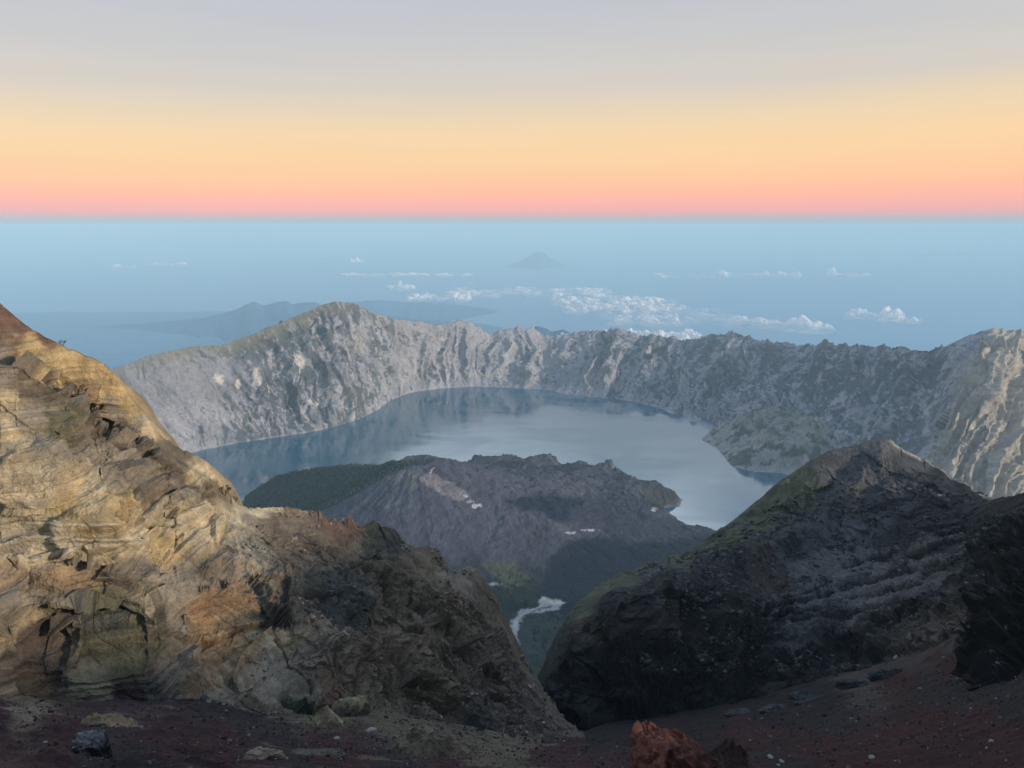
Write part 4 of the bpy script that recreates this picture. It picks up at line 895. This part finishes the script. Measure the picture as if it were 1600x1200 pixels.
# broken blocks lying on the lava ridge and on the ledges of the cliff
def strew(name, Pg, PX, PY, test, n, tones, seed, label, m, smin=.7):
    r = np.random.default_rng(seed)
    Pf = Pg.reshape(-1, 3)
    cand = np.flatnonzero(test(PX, PY).ravel())
    w_ = (.08 + sstep(-.1, .6, fbm(Pf[cand] / 22., 4, gain=.6, seed=seed))) ** 2
    pk = r.choice(cand, n, p=w_ / w_.sum())
    z_ = np.linalg.norm(Pf[pk], axis=1) / F * (smin + r.pareto(2.0, n).clip(0, 3.2) * .9)
    shp = V0[None] * (1 + .4 * r.normal(size=(n, len(V0), 1))) * np.array([1, 1, .8]) * z_[:, None, None]
    tn = np.array(tones)[r.integers(0, len(tones), n)] * r.uniform(.6, 1.5, n)[:, None]
    o = link(name, raw_mesh(name, (Pf[pk][:, None] + shp).reshape(-1, 3), (Q0[None] + (np.arange(n) * len(V0))[:, None, None]).reshape(-1, 3), np.repeat(tn, len(V0), 0), False), m)
    tag(o, label, 'rubble', kind='stuff')
RPX, RPY = photo_xy(ridgeP); RPX[:, :29] = -9999
strew('rubble', ridgeP, RPX, RPY, lambda x, y: (x > 1000) & (x < 1620) & (y > 760) & (y < 1050) & (y > 1330 - .45 * x), 9000, [(.045, .045, .046), (.03, .03, .031), (.065, .064, .062), (.09, .088, .085)], 911, 'broken grey lava rubble over the dark ridge', M_ROCK)
strew('rubble', cliffP, CPX_, CPY_, lambda x, y: (x > 380) & (x < 930) & (y > 800) & (y < 1165), 3500, [(.10, .08, .06), (.07, .055, .045), (.22, .19, .15), (.13, .105, .08)], 913, 'small brown and pale rubble caught on the cliff', M_ROCK, .55)

# ------------------------------------------------------------------ plants
def leaf_mat(name, c):
    m, nt, b, out = nodes_of(name)
    geo = N(nt, 'ShaderNodeNewGeometry'); L = nt.links.new
    mr = N(nt, 'ShaderNodeMapRange'); L(geo.outputs['Random Per Island'], mr.inputs['Value']); mr.inputs['To Min'].default_value = .55; mr.inputs['To Max'].default_value = 1.5
    rgb = N(nt, 'ShaderNodeRGB'); rgb.outputs[0].default_value = (*c, 1)
    sc_ = N(nt, 'ShaderNodeVectorMath', operation='SCALE'); L(rgb.outputs[0], sc_.inputs[0]); L(mr.outputs[0], sc_.inputs['Scale'])
    L(sc_.outputs[0], b.inputs['Base Color']); b.inputs['Roughness'].default_value = .8; b.inputs['Specular IOR Level'].default_value = .2
    return m
M_LEAF = leaf_mat('scrub_leaves', (.045, .055, .028)); M_WOODS = leaf_mat('woods_leaves', (.022, .038, .030)); M_BARK = leaf_mat('bark', (.06, .045, .035))

def leaves(centres, radii, n, size, r):
    """many small leaf faces spread through clumps"""
    V = []; 
    for c, rad in zip(centres, radii):
        d = r.normal(size=(n, 3)); d /= np.linalg.norm(d, axis=1)[:, None]
        p = c + d * rad * r.uniform(.35, 1, size=(n, 1)) ** .6
        a = r.normal(size=(n, 3)); a /= np.linalg.norm(a, axis=1)[:, None]
        b = np.cross(a, r.normal(size=(n, 3))); b /= np.linalg.norm(b, axis=1)[:, None]
        s_ = size * r.uniform(.6, 1.4, size=(n, 1))
        V.append(np.stack([p - a * s_, p + b * s_ * .5, p + a * s_, p - b * s_ * .5], 1).reshape(-1, 3))
    V = np.concatenate(V)
    return V, np.arange(len(V)).reshape(-1, 4)

def limb(a, b, ra, rb, k=6):
    a = np.array(a, float); b = np.array(b, float); d = (b - a) / np.linalg.norm(b - a)
    u = np.cross(d, [.3, .9, .2]); u /= np.linalg.norm(u); v = np.cross(d, u)
    t = np.arange(k) / k * 2 * math.pi
    ring = np.cos(t)[:, None] * u + np.sin(t)[:, None] * v
    V = np.concatenate([a + ring * ra, b + ring * rb])
    Q = np.array([[i, (i + 1) % k, k + (i + 1) % k, k + i] for i in range(k)])
    return V, Q
def join(parts):
    V = []; Q = []; o = 0
    for v, q in parts:
        V.append(v); Q.append(q + o); o += len(v)
    return np.concatenate(V), np.concatenate(Q)

def nearest(Pg, PX, PY, x, y):
    k = np.argmin((PX - x) ** 2 + (PY - y) ** 2); return Pg.reshape(-1, 3)[k]

CPX, CPY = photo_xy(cliffP); CPX[:, :23] = -9999
def shrub(x, y, h_m, label, seed, at_pt=None):
    r = np.random.default_rng(seed)
    p = nearest(cliffP, CPX, CPY, x, y) if at_pt is None else at_pt
    t = bpy.data.objects.new('shrub', None); COL.objects.link(t); t.location = p - np.array([0, 0, .15 * h_m]); tag(t, label, 'shrub')
    stems = []; cs = []; rs = []
    for k in range(7):
        a = k / 7 * 6.28 + r.uniform(-.4, .4); rr = r.uniform(.25, .6) * h_m; hh = r.uniform(.55, 1.0) * h_m
        e = np.array([math.cos(a) * rr, math.sin(a) * rr, hh])
        stems.append(limb((0, 0, 0), e, .03 * h_m, .01 * h_m)); cs.append(e); rs.append(h_m * r.uniform(.12, .24))
    V, Q = join(stems); link('stem', raw_mesh('stem', V, Q), M_BARK, t)
    V, Q = leaves(cs, rs, 70, .05 * h_m, r); link('foliage', raw_mesh('foliage', V, Q, None, False), M_LEAF, t)
shrub(352, 772, 5.5, 'lone leafy shrub on the notch of the tan cliff edge above the lake', 5)
shrub(368, 784, 2.6, 'low small shrub just right of the lone shrub on the cliff edge', 6)
shrub(99, 538, 2.4, 'tiny dark shrub on the crest of the ochre cliff', 9)
shrub(405, 793, 2.0, 'tuft of scrub on the cliff lip beside a pale block', 12)

# trees: a trunk and a ragged crown of leaf faces, shared by the far trees
def tree_mesh(seed, kind):
    r = np.random.default_rng(seed)
    parts = [limb((0, 0, -.1), (0.02, 0, .75), .035, .012)]
    cs = []; rs = []
    if kind == 'conifer':
        for k in range(9):
            z = .18 + .09 * k; a = r.uniform(0, 6.28); cs.append(np.array([math.cos(a), math.sin(a), 0]) * .09 * (1 - k / 10) + [0, 0, z]); rs.append(.20 * (1 - k / 10.5))
    else:
        for k in range(9):
            a = r.uniform(0, 6.28); q = r.uniform(0, .3); cs.append(np.array([math.cos(a) * q, math.sin(a) * q, r.uniform(.22, .8)])); rs.append(r.uniform(.14, .22))
    V1, Q1 = leaves(cs, rs, 34, .055, r)
    V, Q = join(parts + [(V1, Q1)])
    me = raw_mesh('tree', V, Q, None, False); me.materials.append(M_WOODS)
    return me
TREES = [tree_mesh(k, 'broad') for k in range(4)]; CONES = [tree_mesh(20 + k, 'conifer') for k in range(4)]
nbr = 40
crestP = rimP[:, nbr - 2:nbr + 6]                      # the highest line of the crater wall
cpx, cpy = photo_xy(crestP)
top = np.argmin(cpy, axis=1)
crest_pt = crestP[np.arange(len(top)), top]; crest_x = cpx[np.arange(len(top)), top]
tr = np.random.default_rng(5)
spots = list(tr.uniform(1090, 1215, 14)) + list(tr.uniform(1225, 1420, 34)) + list(tr.uniform(1000, 1080, 6)) + list(tr.uniform(930, 965, 3)) + [437, 441, 1462, 1471]
for k, x in enumerate(spots):
    p = crest_pt[np.argmin(np.abs(crest_x - x))]
    o = bpy.data.objects.new('tree', TREES[k % 4]); COL.objects.link(o)
    o.location = p - np.array([0, 0, 3]); hgt = tr.uniform(10, 20) if x > 900 else 22
    o.scale = (hgt * 1.2, hgt * 1.2, hgt); o.rotation_euler = (0, 0, tr.uniform(0, 6))
    if x < 900: tag(o, 'dark tree at the left shoulder of the crater summit', 'tree', 'trees on the summit shoulder')
    else: tag(o, 'tiny dark tree along the crest of the crater wall right of centre', 'tree', 'trees on the crater crest')

VPX, VPY = photo_xy(valleyP)
poly = np.array([(772, 905), (800, 918), (828, 898), (846, 925), (842, 946), (815, 952), (795, 956), (770, 935)], float)
n = 0
while n < 60:
    x, y = tr.uniform(765, 850), tr.uniform(885, 958)
    if n < 46 and poly_dist(np.array([x]), np.array([y]), poly)[0] < 0: continue
    p = nearest(valleyP, VPX, VPY, x, y); n += 1
    o = bpy.data.objects.new('conifer', CONES[n % 4]); COL.objects.link(o); hgt = tr.uniform(14, 26)
    o.location = p; o.scale = (hgt, hgt, hgt); o.rotation_euler = (0, 0, tr.uniform(0, 6))
    tag(o, 'small dark conifer among others beside the pale river bed', 'tree', 'conifers beside the river bed')
poly = np.array([(822, 972), (880, 958), (905, 975), (880, 1040), (845, 1050), (826, 1015)], float)
n = 0
while n < 45:
    x, y = tr.uniform(820, 905), tr.uniform(958, 1050)
    if poly_dist(np.array([x]), np.array([y]), poly)[0] < 0: continue
    p = nearest(valleyP, VPX, VPY, x, y); n += 1
    o = bpy.data.objects.new('conifer', CONES[n % 4]); COL.objects.link(o); hgt = tr.uniform(14, 24)
    o.location = p; o.scale = (hgt * 1.3, hgt * 1.3, hgt); o.rotation_euler = (0, 0, tr.uniform(0, 6))
    tag(o, 'small dark conifer on the gorge slope right of the river bed', 'tree', 'conifers on the gorge slope')

# the wood on the low hill: far too many trees to count
fpoly = np.array([(384, 779), (402, 766), (428, 750), (450, 742), (500, 733), (600, 724), (648, 722), (630, 733), (605, 744), (560, 768), (505, 797), (440, 800), (384, 800)], float)
ids = np.flatnonzero((poly_dist(VPX.ravel(), VPY.ravel(), fpoly) > 0) & (valleyP[..., 2].ravel() > LAKE + 8))
pick = rng.choice(ids, min(6500, len(ids)), replace=len(ids) < 6500)
V0, Q0 = ICO[1]
VV = []; QQ = []
for j, i in enumerate(pick):
    h_ = rng.uniform(9, 19); c = valleyP.reshape(-1, 3)[i] + np.array([rng.uniform(-3, 3), rng.uniform(-3, 3), h_ * .45])
    VV.append(c + V0 * np.array([h_ * .38, h_ * .38, h_ * .6]) * (1 + .28 * rng.normal(size=(len(V0), 1)))); QQ.append(Q0 + j * len(V0))
o = link('forest', raw_mesh('forest', np.concatenate(VV), np.concatenate(QQ), None, False), M_WOODS)
tag(o, 'dark green forest covering the low hill left of the ash cone', 'forest', kind='stuff')

# river: a thread of pale water through its sand
rv = [(866, 944), (850, 949), (832, 954), (815, 961), (805, 972), (803, 984), (808, 998)]
pts_ = np.array([nearest(valleyP, VPX, VPY, x, y) for x, y in rv])
t_ = np.linspace(0, 1, 60); k_ = np.linspace(0, 1, len(rv))
cl = np.stack([np.interp(t_, k_, smooth_axis(pts_[:, i], 1, 0)) for i in range(3)], -1)
tan_ = np.gradient(cl, axis=0); sidev = np.stack([-tan_[:, 1], tan_[:, 0], 0 * t_], -1); sidev /= np.linalg.norm(sidev, axis=1)[:, None]
wd = 7 + 3 * np.sin(t_ * 19)
G_ = np.stack([cl - sidev * wd[:, None], cl + sidev * wd[:, None]], 1); 
from mathutils.bvhtree import BVHTree
G_[..., 2] += 7
o = grid_object('river', G_, water_material('river_water', (.25, .25, .25), 1.33, .2, 4., .1, 0))
tag(o, 'pale river winding out of the valley through white sand', 'river', kind='structure')

# ------------------------------------------------------------------ clouds
def cloud_material(name):
    m, nt, b, out = nodes_of(name); L = nt.links.new
    b.inputs['Base Color'].default_value = (.97, .94, .89, 1); b.inputs['Roughness'].default_value = 1; b.inputs['Specular IOR Level'].default_value = 0
    tr_ = N(nt, 'ShaderNodeBsdfTranslucent'); tr_.inputs['Color'].default_value = (.9, .9, .92, 1)
    mx1 = N(nt, 'ShaderNodeMixShader'); mx1.inputs[0].default_value = .42; L(b.outputs[0], mx1.inputs[1]); L(tr_.outputs[0], mx1.inputs[2])
    va = N(nt, 'ShaderNodeVertexColor', layer_name='rock'); sp = N(nt, 'ShaderNodeSeparateColor'); L(va.outputs['Color'], sp.inputs[0])
    tp = N(nt, 'ShaderNodeBsdfTransparent')
    mx2 = N(nt, 'ShaderNodeMixShader'); L(sp.outputs[0], mx2.inputs[0]); L(tp.outputs[0], mx2.inputs[1]); L(mx1.outputs[0], mx2.inputs[2])
    L(mx2.outputs[0], out.inputs['Surface'])
    return m
M_CLOUD = cloud_material('cloud_vapour')
def cloud(x0, x1, y0, y1, puffs, label, seed, alt=-1900., flat=.5, dens=1.0, wisp=.5, base=None, field=False, name='cloud', cat='cloud', grp='clouds over the sea', Yat=None):
    """a flat based heap of vapour; thin edges let more light through"""
    r = np.random.default_rng(seed)
    c = at_z((x0 + x1) / 2, y1, alt) if Yat is None else Yat
    dist = c[1] * CP - c[2] * SP
    Wm = (x1 - x0) * dist / F; Hm = (y1 - y0) * dist / F
    Dm = max(Wm * flat, Hm * 1.2)
    Hm = .72 * max(.4 * Hm, Hm - .6 * Dm * math.sin(math.atan2(-c[2], c[1])))
    if field: Hm *= .6
    nx = int(np.clip((x1 - x0) * 1.6, 40, 420)); ny = int(np.clip(nx * .6, 40, 160))
    X, Y = np.meshgrid(np.linspace(-.56, .56, nx), np.linspace(-.56, .56, ny), indexing='ij')
    T = np.zeros_like(X)
    Pn = np.stack([X * Wm, Y * Dm, 0 * X], -1)
    s1 = max(Hm * 1.6, Wm / 9)
    wx = X + .10 * wisp * fbm(Pn / s1, 4, seed=seed); wy = Y + .16 * wisp * fbm(Pn / s1 + 8, 4, seed=seed + 1)
    for (u, h, rad) in puffs:
        for q in range(7 if field else 3):
            uu = u - .5 + r.uniform(-.5, .5) * rad; vv = r.uniform(-.46, .46) if field else r.uniform(-.28, .28); rr = rad * r.uniform(.35, .9 if field else 1.)
            e = 1 - ((wx - uu) / rr) ** 2 - ((wy - vv) / max(rr * 1.1, .14 if field else .3)) ** 2
            T = np.maximum(T, h * (1 if q == 0 else r.uniform(.5, .9)) * np.sqrt(np.maximum(e, 0)))
    bil = 1 - np.minimum(1, np.abs(noise(Pn / (s1 * .34), seed + 3)) * 2.2); bil2 = 1 - np.minimum(1, np.abs(noise(Pn / (s1 * .15), seed + 4)) * 2.2)
    T = smooth_axis(smooth_axis(T, 2, 0), 2, 1)
    T = T * ((.74 if field else .68) + (.15 if field else .24) * (1 - bil) + (.05 if field else .09) * (1 - bil2) + .35 * fbm(Pn / s1, 4, seed=seed + 5)) + .08 * (fbm(Pn / (s1 * .6), 5, gain=.6, seed=seed + 9) - .3) * (T > 0)
    T = T * sstep(-.55 - .1 * dens - (.5 if field else .35 if flat > .6 or x1 - x0 > 180 else 0), .25, fbm(Pn / np.array([s1 * 1.3, s1 * .8, 1]) + 3.3, 4, gain=.6, seed=seed + 11))
    edge = np.minimum(1, np.minimum(.56 - np.abs(X), .56 - np.abs(Y)) / .08)
    T = np.clip(T * edge, 0, 1.2)
    top = np.stack([X * Wm, Y * Dm, T * Hm], -1); bot = np.stack([X * Wm, Y * Dm, -.06 * T * Hm - 1], -1)
    A = np.clip(1.15 * sstep(.0, (1.0 if field else .75) / dens, T) * (.75 + .5 * fbm(Pn / (s1 * .3), 4, seed=seed + 7)), 0, 1) * min(1, dens)
    n_ = nx * ny
    Q = grid_quads(nx, ny); keep = T.ravel()[Q].max(1) > .015
    Q = Q[keep]
    V = np.concatenate([top.reshape(-1, 3), bot.reshape(-1, 3)]); QQ = np.concatenate([Q, Q[:, ::-1] + n_])
    C = np.repeat(np.concatenate([A.ravel(), A.ravel() * .8])[:, None], 3, 1)
    used = np.unique(QQ); mp_ = np.zeros(len(V), int); mp_[used] = np.arange(len(used))
    o = link(name, raw_mesh(name, V[used], mp_[QQ], C[used], True), M_CLOUD)
    o.location = c
    tag(o, label, cat, grp)
    return o
def heap(n, seed, lo=.35):
    r = np.random.default_rng(seed)
    return [((k + .5) / n + r.uniform(-.3, .3) / n, r.uniform(lo, 1), r.uniform(.7, 1.2) / n) for k in range(n)]
cloud(176, 212, 406, 419, heap(3, 1), 'short pale cloud, leftmost of all', 101, dens=1.3)
cloud(226, 292, 402, 415, heap(5, 2), 'flat white cloud second from the left', 102, dens=1.6)
cloud(498, 512, 402, 413, heap(2, 3), 'tiny faint puff between the flat left cloud and the heaped ones', 103, dens=1.)
cloud(542, 576, 396, 412, [(.35, 1, .3), (.65, .55, .3)], 'small peaked cloud above the thin streak', 104, dens=1.4)
cloud(530, 735, 420, 431, heap(9, 5, .6), 'long thin level streak of cloud above the crater summit', 105, dens=1.4, flat=.25)
cloud(598, 660, 428, 453, [(.3, .8, .28), (.55, 1, .3), (.78, .6, .22)], 'bright rounded cloud just under the thin streak', 106, dens=1.5)
cloud(640, 735, 436, 468, heap(7, 7), 'ragged white cloud at the left end of the long bank', 107, dens=1.8, flat=.7, field=True)
cloud(700, 960, 430, 458, heap(15, 8), 'long upper stretch of the white cloud bank below the far cone', 108, dens=1.8, flat=.7, field=True)
cloud(860, 1060, 434, 478, heap(12, 9), 'middle of the white cloud bank above the crater wall', 109, dens=1.7, flat=1.1, field=True)
cloud(930, 1145, 448, 494, heap(13, 10), 'broken right end of the white cloud bank', 110, dens=1.2, flat=1.2, wisp=.9, field=True)
cloud(875, 1096, 490, 532, heap(10, 11, .6), 'low thick cloud lying right behind the crater crest', 111, dens=1.6, flat=.5)
cloud(1026, 1135, 416, 433, heap(8, 12), 'thin ragged cloud row left of the peaked tall one', 112, dens=1.2, flat=.7, field=True)
cloud(1120, 1200, 412, 432, heap(6, 13), 'small lumpy cloud between the ragged row and the peaked tall one', 113, dens=1.2)
cloud(1192, 1256, 406, 434, [(.3, .5, .3), (.6, .75, .28), (.82, 1, .2)], 'peaked white cloud with its tower on the right end', 114, dens=1.3)
cloud(1264, 1330, 408, 432, [(.25, .45, .25), (.6, 1, .25), (.85, .5, .2)], 'pale cloud next right of the peaked tall one', 115, dens=1.2)
cloud(1305, 1372, 418, 434, heap(5, 16), 'faint low cloud trailing off at the right of the upper row', 116, dens=.9)
cloud(1100, 1215, 466, 508, [(.15, .35, .2), (.4, .5, .25), (.7, 1, .28), (.9, .6, .15)], 'broad white cloud left of the big heaped one', 117, dens=1.0, flat=.8, field=True)
cloud(1185, 1292, 460, 516, [(.2, .5, .25), (.42, .8, .26), (.68, 1, .26), (.88, .7, .18)], 'big heaped white cloud above the right crater wall', 118, dens=1.2, flat=.7)
cloud(1322, 1412, 456, 498, [(.25, .75, .25), (.55, .7, .28), (.7, 1, .24)], 'tall bright cloud standing alone on the right', 119, dens=1.3)
cloud(1368, 1450, 482, 503, heap(5, 20), 'low tail of cloud at the foot of the tall lone cloud', 120, dens=1.2)
cloud(1432, 1474, 446, 461, heap(3, 21), 'faint small cloud right of the tall lone cloud', 121, dens=.5)
cloud(1430, 1515, 388, 400, heap(7, 22), 'faintest thin cloud row high at the far right', 122, dens=.4)
cloud(828, 866, 449, 463, heap(3, 23), 'pair of tiny puffs under the upper cloud bank', 123, dens=.7)
cloud(1476, 1496, 500, 511, heap(2, 24), 'tiny low puff furthest right above the lit spur', 124, dens=.4)
# a wisp of steam on the ash cone
p_ = nearest(valleyP, VPX, VPY, 672, 741)
r = np.random.default_rng(3)
V, Q = ICO[3]
parts = []
for k in range(7):
    c = np.array([k * k * .55 + 2 * math.sin(k), 0, 4 + 4.5 * k]); parts.append((c + V * (4 + .7 * math.sin(k * 2)) * (1 + .35 * fbm(V * 2 + k, 3, seed=k))[:, None] * np.array([1, 1, 1.3]), Q))
V, Q = join(parts)
o = link('steam_plume', raw_mesh('steam_plume', V, Q, np.full((len(V), 3), .16), True), M_CLOUD); o.location = p_
tag(o, 'small wisp of white steam rising from the ash cone summit', 'steam')



# =================================================================== SKY, SUN, HAZE
SUN_AZ = R(float(116))          # clockwise from straight ahead
SUN_EL = R(13)
w = bpy.data.worlds.new('World'); S.world = w; w.use_nodes = True
nt = w.node_tree; L = nt.links.new
bg = nt.nodes['Background']
tc = N(nt, 'ShaderNodeTexCoord')
sep = N(nt, 'ShaderNodeSeparateXYZ'); L(tc.outputs['Generated'], sep.inputs[0])
# slow unevenness of the evening bands
mpn = N(nt, 'ShaderNodeMapping'); L(tc.outputs['Generated'], mpn.inputs['Vector']); mpn.inputs['Scale'].default_value = (1.6, 1.6, 16)
nz = N(nt, 'ShaderNodeTexNoise', Scale=1.4, Detail=4.0); L(mpn.outputs[0], nz.inputs['Vector'])
off = N(nt, 'ShaderNodeMath', operation='MULTIPLY_ADD'); L(nz.outputs['Fac'], off.inputs[0]); off.inputs[1].default_value = .03; L(sep.outputs['Z'], off.inputs[2])
tl = N(nt, 'ShaderNodeMath', operation='MULTIPLY_ADD'); L(sep.outputs['X'], tl.inputs[0]); tl.inputs[1].default_value = -.018; L(off.outputs[0], tl.inputs[2])
# near the horizon the bands lie level
hz = N(nt, 'ShaderNodeMapRange'); L(sep.outputs['Z'], hz.inputs['Value']); hz.inputs['From Min'].default_value = 0; hz.inputs['From Max'].default_value = .14
mxz = N(nt, 'ShaderNodeMix', data_type='FLOAT'); L(hz.outputs[0], mxz.inputs['Factor']); L(sep.outputs['Z'], mxz.inputs['A'])
sub = N(nt, 'ShaderNodeMath', operation='SUBTRACT'); L(tl.outputs[0], sub.inputs[0]); sub.inputs[1].default_value = .015; L(sub.outputs[0], mxz.inputs['B'])
mr = N(nt, 'ShaderNodeMapRange'); L(mxz.outputs['Result'], mr.inputs['Value']); mr.inputs['From Min'].default_value = -.05; mr.inputs['From Max'].default_value = .35
ramp = N(nt, 'ShaderNodeValToRGB'); L(mr.outputs[0], ramp.inputs[0])
def rp(z): return (z + .05) / .40
stops = [(-.05, (.16, .30, .38)), (-.004, (.27, .40, .47)), (.0005, (.33, .43, .49)), (.008, (.60, .43, .44)), (.0185, (1.0, .41, .38)), (.034, (1.08, .48, .335)), (.052, (1.04, .57, .32)), (.079, (1.0, .65, .34)), (.108, (.95, .68, .39)), (.130, (.83, .66, .45)), (.158, (.69, .62, .54)), (.205, (.60, .59, .58)), (.25, (.54, .555, .60)), (.285, (.52, .55, .61)), (.32, (.48, .52, .60))]
el = ramp.color_ramp.elements
while len(el) < len(stops): el.new(.5)
for e, (z, c) in zip(el, stops):
    e.position = rp(z); e.color = (*c, 1)
# overhead: paler and then bluer towards the zenith
mr2 = N(nt, 'ShaderNodeMapRange'); L(sep.outputs['Z'], mr2.inputs['Value']); mr2.inputs['From Min'].default_value = .33; mr2.inputs['From Max'].default_value = .8
mx = N(nt, 'ShaderNodeMix', data_type='RGBA'); L(mr2.outputs[0], mx.inputs['Factor']); L(ramp.outputs[0], mx.inputs['A']); mx.inputs['B'].default_value = (.40, .57, .86, 1)
sky = N(nt, 'ShaderNodeTexSky'); sky.sky_type = 'NISHITA'; sky.sun_disc = False; sky.sun_elevation = SUN_EL; sky.sun_rotation = SUN_AZ; sky.altitude = 3500
# bright cloud bank added out of view ahead, to whiten the lake reflections
cb = N(nt, 'ShaderNodeMapRange', interpolation_type='SMOOTHSTEP'); L(sep.outputs['Z'], cb.inputs['Value']); cb.inputs['From Min'].default_value = .257; cb.inputs['From Max'].default_value = .37
cb2 = N(nt, 'ShaderNodeMapRange', interpolation_type='SMOOTHSTEP'); L(sep.outputs['Z'], cb2.inputs['Value']); cb2.inputs['From Min'].default_value = .58; cb2.inputs['From Max'].default_value = .42
cb3 = N(nt, 'ShaderNodeMapRange', interpolation_type='SMOOTHSTEP'); L(sep.outputs['Y'], cb3.inputs['Value']); cb3.inputs['From Min'].default_value = .55; cb3.inputs['From Max'].default_value = .85
mpc = N(nt, 'ShaderNodeMapping'); L(tc.outputs['Generated'], mpc.inputs['Vector']); mpc.inputs['Scale'].default_value = (2.8, 2.8, 9)
nc = N(nt, 'ShaderNodeTexNoise', Scale=1.6, Detail=5.0); L(mpc.outputs[0], nc.inputs['Vector'])
nr = N(nt, 'ShaderNodeMapRange'); L(nc.outputs['Fac'], nr.inputs['Value']); nr.inputs['From Min'].default_value = .42; nr.inputs['From Max'].default_value = .62; nr.inputs['To Min'].default_value = .03
m1 = N(nt, 'ShaderNodeMath', operation='MULTIPLY'); L(cb.outputs[0], m1.inputs[0]); L(cb2.outputs[0], m1.inputs[1])
m2 = N(nt, 'ShaderNodeMath', operation='MULTIPLY'); L(m1.outputs[0], m2.inputs[0]); L(cb3.outputs[0], m2.inputs[1])
m3 = N(nt, 'ShaderNodeMath', operation='MULTIPLY'); L(m2.outputs[0], m3.inputs[0]); L(nr.outputs[0], m3.inputs[1])
mxc = N(nt, 'ShaderNodeMix', data_type='RGBA'); L(m3.outputs[0], mxc.inputs['Factor']); L(mx.outputs['Result'], mxc.inputs['A']); mxc.inputs['B'].default_value = (2.3, 2.5, 2.65, 1)
# faint streaks of high thin cloud
mps = N(nt, 'ShaderNodeMapping'); L(tc.outputs['Generated'], mps.inputs['Vector']); mps.inputs['Scale'].default_value = (1.2, 1.2, 22); mps.inputs['Rotation'].default_value = (0, .05, 0)
ns = N(nt, 'ShaderNodeTexNoise', Scale=2.2, Detail=6.0, Roughness=.6); L(mps.outputs[0], ns.inputs['Vector'])
nsr = N(nt, 'ShaderNodeMapRange'); L(ns.outputs['Fac'], nsr.inputs['Value']); nsr.inputs['From Min'].default_value = .3; nsr.inputs['From Max'].default_value = .7; nsr.inputs['To Min'].default_value = .98; nsr.inputs['To Max'].default_value = 1.015
ms = N(nt, 'ShaderNodeVectorMath', operation='SCALE'); L(mxc.outputs['Result'], ms.inputs[0]); L(nsr.outputs[0], ms.inputs['Scale'])
bg2 = N(nt, 'ShaderNodeBackground'); L(sky.outputs[0], bg2.inputs['Color']); bg2.inputs['Strength'].default_value = .006
L(ms.outputs[0], bg.inputs['Color']); bg.inputs['Strength'].default_value = 1.0
ads = N(nt, 'ShaderNodeAddShader'); L(bg.outputs[0], ads.inputs[0]); L(bg2.outputs[0], ads.inputs[1])
L(ads.outputs[0], nt.nodes['World Output'].inputs['Surface'])

sl = bpy.data.lights.new('sun', 'SUN'); sl.energy = 4.0; sl.angle = R(4); sl.color = (1, .88, .74)
so = bpy.data.objects.new('sun', sl); COL.objects.link(so)
# direction towards the sun
sd = np.array([math.sin(SUN_AZ) * math.cos(SUN_EL), math.cos(SUN_AZ) * math.cos(SUN_EL), math.sin(SUN_EL)])
from mathutils import Vector
so.rotation_euler = Vector(sd).to_track_quat('Z', 'Y').to_euler()

def box_mesh(name, a, b):
    (x0, y0, z0), (x1, y1, z1) = a, b
    v = [(x0, y0, z0), (x1, y0, z0), (x1, y1, z0), (x0, y1, z0), (x0, y0, z1), (x1, y0, z1), (x1, y1, z1), (x0, y1, z1)]
    me = bpy.data.meshes.new(name)
    me.from_pydata(v, [], [(3, 2, 1, 0), (4, 5, 6, 7), (0, 1, 5, 4), (1, 2, 6, 5), (2, 3, 7, 6), (3, 0, 4, 7)])
    return me
hm = bpy.data.materials.new('haze_air'); hm.use_nodes = True
hn = hm.node_tree; hn.nodes.remove(hn.nodes['Principled BSDF'])
pv = N(hn, 'ShaderNodeVolumePrincipled'); pv.inputs['Color'].default_value = (.58, .82, .90, 1); pv.inputs['Density'].default_value = 2.7e-5; pv.inputs['Anisotropy'].default_value = -.08
hn.links.new(pv.outputs[0], hn.nodes['Material Output'].inputs['Volume'])
tag(link('haze', box_mesh('haze', (-201000, -21000, SEA - 2), (201000, 171000, 190)), hm), 'pale blue haze lying over the sea and the crater', 'haze', kind='stuff')

# =================================================================== CAMERA AND RENDER
cd = bpy.data.cameras.new('camera'); cd.sensor_width = 36; cd.lens = F / 1600 * 36; cd.clip_start = .5; cd.clip_end = 400000
co = bpy.data.objects.new('camera', cd); COL.objects.link(co); co.location = (0, 0, 0); co.rotation_euler = (math.pi / 2 - PITCH, 0, 0)
S.camera = co
S.view_settings.view_transform = 'Standard'; S.view_settings.look = 'None'; S.view_settings.exposure = 0; S.view_settings.gamma = 1
cy = S.cycles
cy.use_denoising = True; cy.max_bounces = 5; cy.diffuse_bounces = 2; cy.glossy_bounces = 2; cy.volume_bounces = 2; cy.transmission_bounces = 2; cy.transparent_max_bounces = 8
cy.use_adaptive_sampling = True; cy.adaptive_threshold = .02
